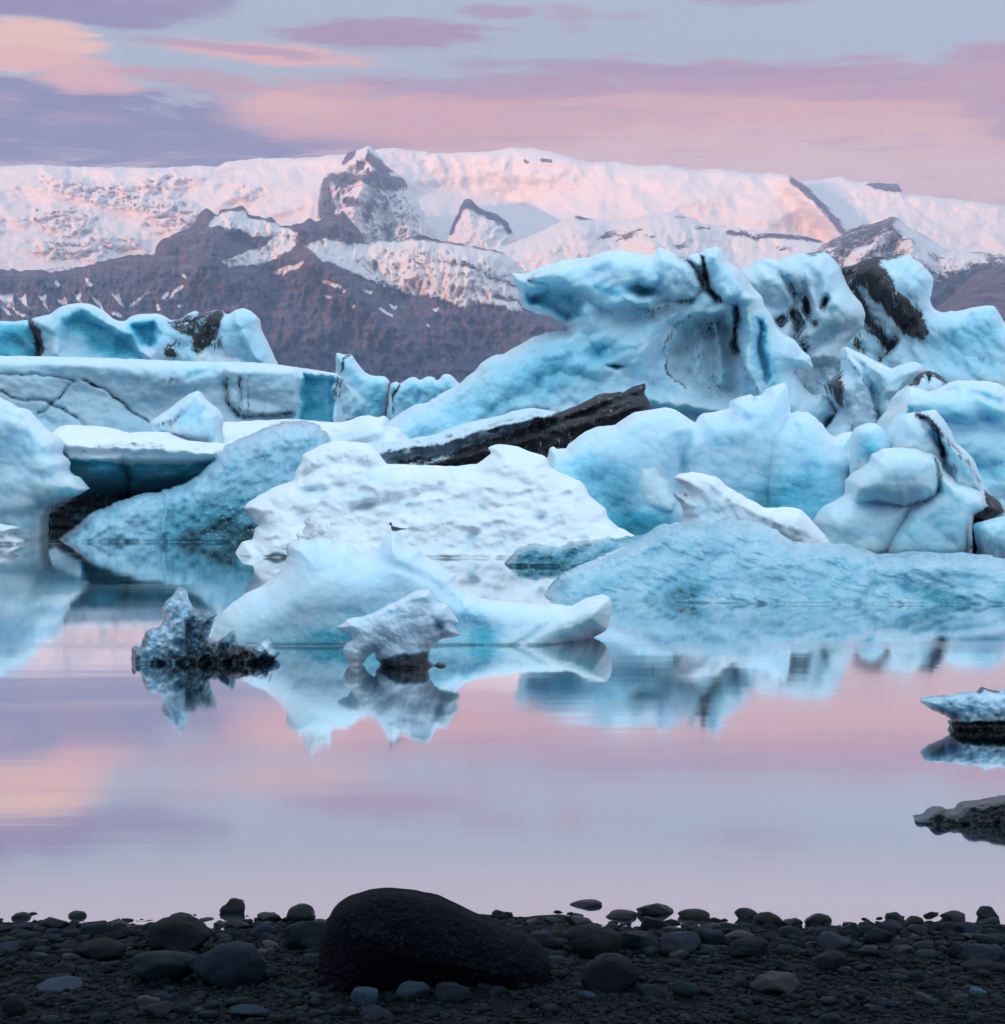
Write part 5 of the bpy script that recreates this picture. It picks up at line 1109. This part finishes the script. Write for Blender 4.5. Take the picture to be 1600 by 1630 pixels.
def stone_mat(name, c, c2=None, wet=0.0, speck=0.3, rough=0.65):
    m, t, b, o = new_mat(name)
    co = t.new('ShaderNodeTexCoord').outputs['Object']
    oi = t.new('ShaderNodeObjectInfo').outputs['Random']
    n = t.noise(co, 5, 6, 0.65)
    n2 = t.noise(co, 38, 4, 0.7)
    c2 = c2 or tuple(x * 1.7 for x in c)
    k = t.mix(t.smooth(n, 0.35, 0.65), c, c2)
    k = t.mix(t.math('MULTIPLY', t.smooth(n2, 0.58, 0.75), speck), k, tuple(min(1, x * 3.5) for x in c))
    cc = t.new('ShaderNodeCombineColor'); [t.put(cc.inputs[i], t.math('MULTIPLY_ADD', oi, 0.8 * q, 0.6 * q)) for i, q in enumerate((0.42, 0.60, 0.80))]
    k = t.mix(1.0, k, cc.outputs[0], 'MULTIPLY')
    t.put(b.inputs['Base Color'], k)
    b.inputs['Roughness'].default_value = rough
    b.inputs['Specular IOR Level'].default_value = 0.10
    b.inputs['Coat Weight'].default_value = wet * 0.5
    b.inputs['Coat Roughness'].default_value = 0.25
    h = t.math('ADD', n, t.math('MULTIPLY', n2, 0.35))
    t.put(b.inputs['Normal'], t.bump(h, 0.6, 0.03))
    return m
SM = {
    'basalt': stone_mat('dark_basalt_stone', (0.0063, 0.0090, 0.0116), (0.0108, 0.0160, 0.0198)),
    'wet': stone_mat('wet_black_stone', (0.0032, 0.0045, 0.0066), (0.0063, 0.0085, 0.0121), wet=0.35, rough=0.45),
    'grey': stone_mat('grey_stone', (0.0153, 0.0210, 0.0264), (0.0248, 0.0310, 0.0374)),
    'pink': stone_mat('pinkish_stone', (0.0270, 0.0240, 0.0286), (0.0396, 0.0340, 0.0385)),
    'brown': stone_mat('brown_stone', (0.0099, 0.0080, 0.0083), (0.0203, 0.0150, 0.0143)),
    'green': stone_mat('greenish_stone', (0.0054, 0.0120, 0.0121), (0.0126, 0.0230, 0.0231)),
    'light': stone_mat('light_grey_stone', (0.0338, 0.0475, 0.0550), (0.0495, 0.0650, 0.0743)),
    'white': stone_mat('white_stone', (0.0990, 0.1250, 0.1375), (0.1440, 0.1700, 0.1870)),
}
import bmesh
def stone_mesh(seed, sub=3, flat=0.6, angular=0.0):
    rs = random.Random(seed)
    bmh = bmesh.new()
    bmesh.ops.create_icosphere(bmh, subdivisions=sub, radius=1.0)
    co = np.array([v.co[:] for v in bmh.verts])
    # soft cut planes make the stone blocky
    for _ in range(int(3 + angular * 7)):
        nrm = np.array([rs.gauss(0, 1), rs.gauss(0, 1), rs.gauss(0, 0.8)]); nrm /= np.linalg.norm(nrm)
        lim = rs.uniform(0.5, 0.88) if angular else rs.uniform(0.7, 0.93)
        d = co @ nrm
        over = np.maximum(d - lim, 0)
        co -= np.outer(over * (0.9 if angular else 0.7), nrm)
    o = rs.uniform(0, 50)
    n = fbm(co[:, 0] * 0.9 + o, co[:, 1] * 0.9 + co[:, 2] * 0.7, 4, seed % 40)
    n2 = fbm(co[:, 0] * 4 + o, co[:, 2] * 4 + co[:, 1] * 2.7, 3, seed % 31)
    co *= (1 + 0.26 * n + 0.03 * n2)[:, None]
    co[:, 1] *= rs.uniform(0.65, 1.0)
    co[:, 2] *= flat
    for v, c in zip(bmh.verts, co): v.co = c
    me = bpy.data.meshes.new('stone')
    bmh.to_mesh(me); bmh.free()
    me.polygons.foreach_set('use_smooth', np.full(len(me.polygons), True))
    return me

def place_stone(name, u, vb, wpx, hpx, mat, label, seed, angular=0.0, group=None, rot=None, cat='stone', sink=0.22, tilt=0.0, mesh=None):
    """wpx, hpx: visible size; vb: photo row where its foot meets the ground"""
    x, y, z = ground_hit(u, vb)
    r = wpx / 2 / F * y
    me = mesh or stone_mesh(seed, 4 if wpx > 60 else 3, 1.0, angular)
    if mesh is None: me.materials.append(mat)
    o = bpy.data.objects.new(name, me); COL.objects.link(o)
    co = np.array([v.co[:] for v in me.vertices])
    sx = np.abs(co[:, 0]).max(); sz = np.abs(co[:, 2]).max()
    hz = hpx / F * y
    # height: what shows above the ground plus the sunk part
    rz = hz / (2 - 2 * sink) / math.cos(0.3)
    sc = (r / sx, r / sx * 0.95, rz / sz)
    o.scale = sc
    yy = y + r * 0.5
    zz = float(beach_z(np.array(x), np.array(yy)))
    o.location = (x, yy, max(zz, -0.02 if zz < 0 else zz) + rz * (1 - 2 * sink))
    o.rotation_euler = (0, R(tilt), (rot if rot is not None else 0.0))
    if label: tag(o, label, cat, group)
    return o

# the big boulder
def boulder():
    out = [(500, 1600), (504, 1585), (506, 1555), (507, 1525), (510, 1498), (516, 1474), (530, 1447), (542, 1437), (555, 1430), (585, 1421), (615, 1418), (660, 1422), (700, 1431), (730, 1445), (760, 1460), (800, 1475), (835, 1485), (860, 1505), (875, 1530), (878, 1555), (872, 1575), (865, 1620), (505, 1620)]
    x, y, z = ground_hit(690, 1578)
    m, t, b, o_ = new_mat('pitted_black_boulder')
    co = t.new('ShaderNodeTexCoord').outputs['Object']
    n = t.noise(co, 3, 6, 0.7); n2 = t.noise(co, 45, 4, 0.75); v = t.voro(co, 38)
    c = t.mix(t.smooth(n, 0.35, 0.65), (0.0018, 0.0022, 0.005), (0.0040, 0.0048, 0.0095))
    c = t.mix(t.math('MULTIPLY', t.smooth(n2, 0.52, 0.66), 0.8), c, (0.022, 0.020, 0.030))
    t.put(b.inputs['Base Color'], c); b.inputs['Roughness'].default_value = 0.7
    b.inputs['Specular IOR Level'].default_value = 0.04
    t.put(b.inputs['Normal'], t.bump(t.math('ADD', t.math('MULTIPLY', v, 0.9), n2), 1.0, 0.035))
    ob = relief('boulder', out, y + 0.55, m, sp=2.0, T=0.55, Tb=0.5, Rr=110, jit=0.5, seed=90, step=12,
                feats=[('n', 0.05, 90, 4, 'f', 1, 0), ('n', 0.016, 12, 4, 'f', 1, 0), ('b', 600, 1460, 40, 20, -20, -0.03), ('g', [(640, 1430), (700, 1500), (690, 1560)], 8, 0.015)], masks=[])
    tag(ob, 'largest rock on the beach: a long rounded black boulder with a pitted surface', 'boulder')
boulder()

NAMED = [
    (370, 1456, 42, 22, 'wet', 'heart-shaped dark stone with a pale flat side standing in the shallows, left of the boulder', 0.5),
    (121, 1466, 31, 12, 'wet', 'lone oval dark stone in the shallow water near the left of the beach', 0),
    (282, 1518, 108, 52, 'brown', 'wide dark brown rounded rock at the water edge, left part of the beach', 0.2),
    (479, 1469, 50, 26, 'wet', 'round black stone in the shallows just left of the big boulder', 0),
    (358, 1573, 145, 66, 'grey', 'grey triangular rock with a pointed top, left of the big boulder', 1.0),
    (258, 1568, 122, 44, 'green', 'green-black flat-topped rock beside the grey triangular rock', 0.8),
    (285, 1519, 46, 17, 'pink', 'small orange-brown cobble in front of the wide dark brown rock', 0),
    (155, 1526, 82, 27, 'brown', 'long brown-grey cobble in the left of the beach', 0),
    (486, 1514, 78, 44, 'green', 'dark green-grey rock touching the left side of the big boulder', 0.3),
    (584, 1602, 54, 32, 'light', 'blue-grey rounded stone at the foot of the big boulder, leftmost of its row', 0.5),
    (629, 1581, 40, 22, 'grey', 'small brownish-grey cobble leaning on the front of the big boulder', 0),
    (657, 1592, 60, 28, 'light', 'pale angular stone lying in front of the middle of the big boulder', 0.6),
    (722, 1596, 62, 32, 'grey', 'flat-topped slab of grey stone in front of the right half of the big boulder', 1.0),
    (18, 1617, 44, 30, 'brown', 'brown stone cut by the left edge in the bottom corner', 0.3),
    (933, 1451, 56, 11, 'wet', 'flat cigar-shaped black stone lying out in the water right of the boulder', 0),
    (1047, 1464, 66, 22, 'wet', 'black wedge-shaped stone with a sharp left corner at the waterline', 1.0),
    (1040, 1482, 40, 24, 'brown', 'knobbly brown stone in front of the black wedge-shaped one', 0.6),
    (1107, 1470, 54, 16, 'wet', 'low oval dark stone in the shallows right of the black wedge', 0),
    (990, 1468, 52, 13, 'wet', 'low flat stone at the waterline left of the black wedge', 0),
    (1224, 1481, 48, 26, 'wet', 'egg-shaped greenish-black stone at the waterline right of centre', 0),
    (946, 1526, 95, 46, 'brown', 'dark brown bun-shaped rock, right of the big boulder', 0.1),
    (970, 1578, 98, 54, 'pink', 'pinkish-grey rock with a peaked top next to the big boulder on the right', 0.9),
    (1325, 1543, 56, 26, 'pink', 'smooth pinkish cobble with a raised right end, right part of the beach', 0.3),
    (1556, 1587, 34, 16, 'white', 'the only white pebble, near the bottom right corner', 0.7),
    (1568, 1528, 80, 22, 'grey', 'long flat grey stone against the right edge', 0.2),
    (1574, 1548, 80, 18, 'basalt', 'low bluish cobble below the long flat grey stone at the right edge', 0.2),
    (1525, 1526, 30, 20, 'brown', 'small squat yellowish-brown stone near the right edge', 0.4),
    (1092, 1588, 48, 24, 'green', 'greenish stone with a broken top in the gravel, right of centre', 1.0),
    (84, 1479, 44, 18, 'wet', 'blocky dark stone at the waterline near the left edge', 0.6),
    (33, 1483, 46, 13, 'grey', 'flat lighter stone at the waterline by the left edge', 0.2),
    (1020, 1515, 74, 36, 'basalt', 'dark grey cobble on the shore between the brown rocks and the right half', 0.3),
    (1085, 1520, 70, 30, 'pink', 'dusky reddish cobble half buried right of the bun-shaped rock', 0.4),
    (1195, 1524, 68, 28, 'basalt', 'rounded blue-black cobble in the middle of the right half of the beach', 0.2),
    (1245, 1580, 96, 32, 'wet', 'low black slab with a ridge in the gravel, right half of the beach', 1.0),
    (600, 1622, 54, 19, 'grey', 'grey cobble in the gravel below the big boulder at the bottom edge', 0.2),
    (393, 1622, 74, 17, 'light', 'long low pale stone near the bottom edge, left of the boulder', 0.3),
    (380, 1606, 50, 14, 'grey', 'slender grey stone just above the long low pale one', 0.3),
    (1130, 1508, 52, 30, 'basalt', 'cracked black cobble on the shore below the low oval shallows stone', 0.4),
    (1400, 1505, 50, 24, 'basalt', 'single larger bluish cobble in the band of small stones at the right', 0.2),
    (90, 1578, 76, 14, 'light', 'long thin grey stone lying flat in the gravel at the left', 0.3),
]
for i, (u, vb, ww, hh, mk, lb, ang) in enumerate(NAMED):
    place_stone('stone', u, vb, ww, hh, SM[mk], lb, 300 + i, ang, rot=0.0, tilt=random.Random(i).uniform(-6, 6))

# cobbles
rs = random.Random(4)
occupied = [(u, vb - hh / 2, ww / 2, hh) for (u, vb, ww, hh, mk, lb, ang) in NAMED] + [(690, 1510, 190, 150)]
protos = []
for k in range(16):
    me = stone_mesh(700 + k, 3, 1.0, rs.choice([0.3, 0.7, 1.0, 1.4]))
    protos.append(me)
pmesh = {}
weights = ['basalt'] * 6 + ['wet'] * 4 + ['grey'] * 5 + ['brown'] * 4 + ['green'] * 3 + ['pink'] * 2 + ['light'] * 1
count = 0; tries = 0
while count < 255 and tries < 9000:
    tries += 1
    u = rs.uniform(-40, 1640)
    q = rs.random()
    if q < 0.60: vb = rs.uniform(1478, 1530)
    elif q < 0.72: vb = rs.uniform(1468, 1480)
    else: vb = rs.uniform(1530, 1632)
    near_shore = vb < 1535
    ww = rs.uniform(18, 46) if near_shore else rs.uniform(15, 34)
    if rs.random() < 0.16 and 1482 < vb < 1620: ww *= rs.uniform(1.3, 2.1)
    hh = ww * rs.uniform(0.22, 0.5)
    bad = False
    for (ou, ov, orx, ory) in occupied:
        if abs(u - ou) < (orx + ww * 0.5) * 0.72 and abs((vb - hh / 2) - ov) < (ory + hh) * 0.30:
            bad = True; break
    if bad: continue
    occupied.append((u, vb - hh / 2, ww / 2, hh))
    mk = 'wet' if vb < 1484 else rs.choice(weights)
    pk = rs.randrange(16)
    key = (pk, mk)
    if key not in pmesh:
        c = protos[pk].copy(); c.materials.append(SM[mk]); pmesh[key] = c
    place_stone('stone', u, vb, ww, hh, None, 'dark cobble among the many alike along the shore', 0, group='cobbles along the water edge', rot=rs.choice([0, math.pi]) + rs.uniform(-.4, .4), tilt=rs.uniform(-12, 12), mesh=pmesh[key], sink=0.28)
    count += 1

# gravel and pebbles too many to count
def pebbles():
    r_ = np.random.RandomState(12)
    bmh = bmesh.new(); bmesh.ops.create_icosphere(bmh, subdivisions=1, radius=1.0)
    bv = np.array([v.co[:] for v in bmh.verts]); bf = np.array([[v.index for v in f.verts] for f in bmh.faces]); bmh.free()
    N = 24000
    y = 8.6 + (13.05 - 8.6) * r_.rand(N) ** 0.9
    x = (r_.rand(N) * 2 - 1) * (0.34 * y + 2.2)
    size = np.exp(r_.normal(-4.15, 0.45, N))          # about 1.6 cm radius
    size = np.clip(size, 0.006, 0.06) * np.where(y > 11.4, 1.6, 1.0)
    # fewer out in the water
    keep = (y < YS - 0.1) | (r_.rand(N) < np.exp(-(y - YS + 0.1) * 9))
    x, y, size = x[keep], y[keep], size[keep]; N = len(x)
    z = beach_z(x, y)
    z = np.where(z < -0.02, -0.02, z)
    allv = []; allc = []
    pal = np.array([(0.012, 0.016, 0.019), (0.020, 0.027, 0.031), (0.030, 0.038, 0.043), (0.016, 0.024, 0.024), (0.028, 0.021, 0.019), (0.045, 0.054, 0.058), (0.055, 0.042, 0.04), (0.11, 0.125, 0.13)])
    pw = np.array([5, 5, 4, 3, 2.2, 1.6, 0.7, 0.22]); pw = pw / pw.sum()
    pc = pal[r_.choice(len(pal), N, p=pw)] * np.array([0.17, 0.26, 0.34]) * (0.7 + 0.6 * r_.rand(N, 1))
    ang = r_.rand(N) * 2 * np.pi
    sx = size * (0.8 + 0.6 * r_.rand(N)); sy = size * (0.6 + 0.4 * r_.rand(N)); sz = size * (0.35 + 0.3 * r_.rand(N))
    jit = 1 + 0.55 * (r_.rand(N, len(bv), 1) - 0.5)
    v = bv[None] * jit * np.stack([sx, sy, sz], 1)[:, None, :]
    ca, sa = np.cos(ang)[:, None], np.sin(ang)[:, None]
    vx = v[..., 0] * ca - v[..., 1] * sa + x[:, None]; vy = v[..., 0] * sa + v[..., 1] * ca + y[:, None]
    vz = v[..., 2] + (z + sz * 0.35)[:, None]
    V = np.stack([vx, vy, vz], 2).reshape(-1, 3)
    Fc = (bf[None] + (np.arange(N) * len(bv))[:, None, None]).reshape(-1, 3)
    A = np.ones((N, len(bv), 4)); A[..., :3] = pc[:, None, :]
    m, t, b, o = new_mat('mixed_pebbles')
    at = t.new('ShaderNodeAttribute', attribute_name='mask', attribute_type='GEOMETRY')
    co = t.new('ShaderNodeTexCoord').outputs['Object']
    t.put(b.inputs['Base Color'], at.outputs['Color'])
    b.inputs['Roughness'].default_value = 0.6
    b.inputs['Specular IOR Level'].default_value = 0.07
    t.put(b.inputs['Normal'], t.bump(t.noise(co, 90, 3, 0.6), 0.4, 0.01))
    ob = link_mesh('pebbles', V, Fc, m, attr=A.reshape(-1, 4))
    tag(ob, 'dark gravel and small pebbles covering the beach', 'pebbles', kind='stuff')
pebbles()
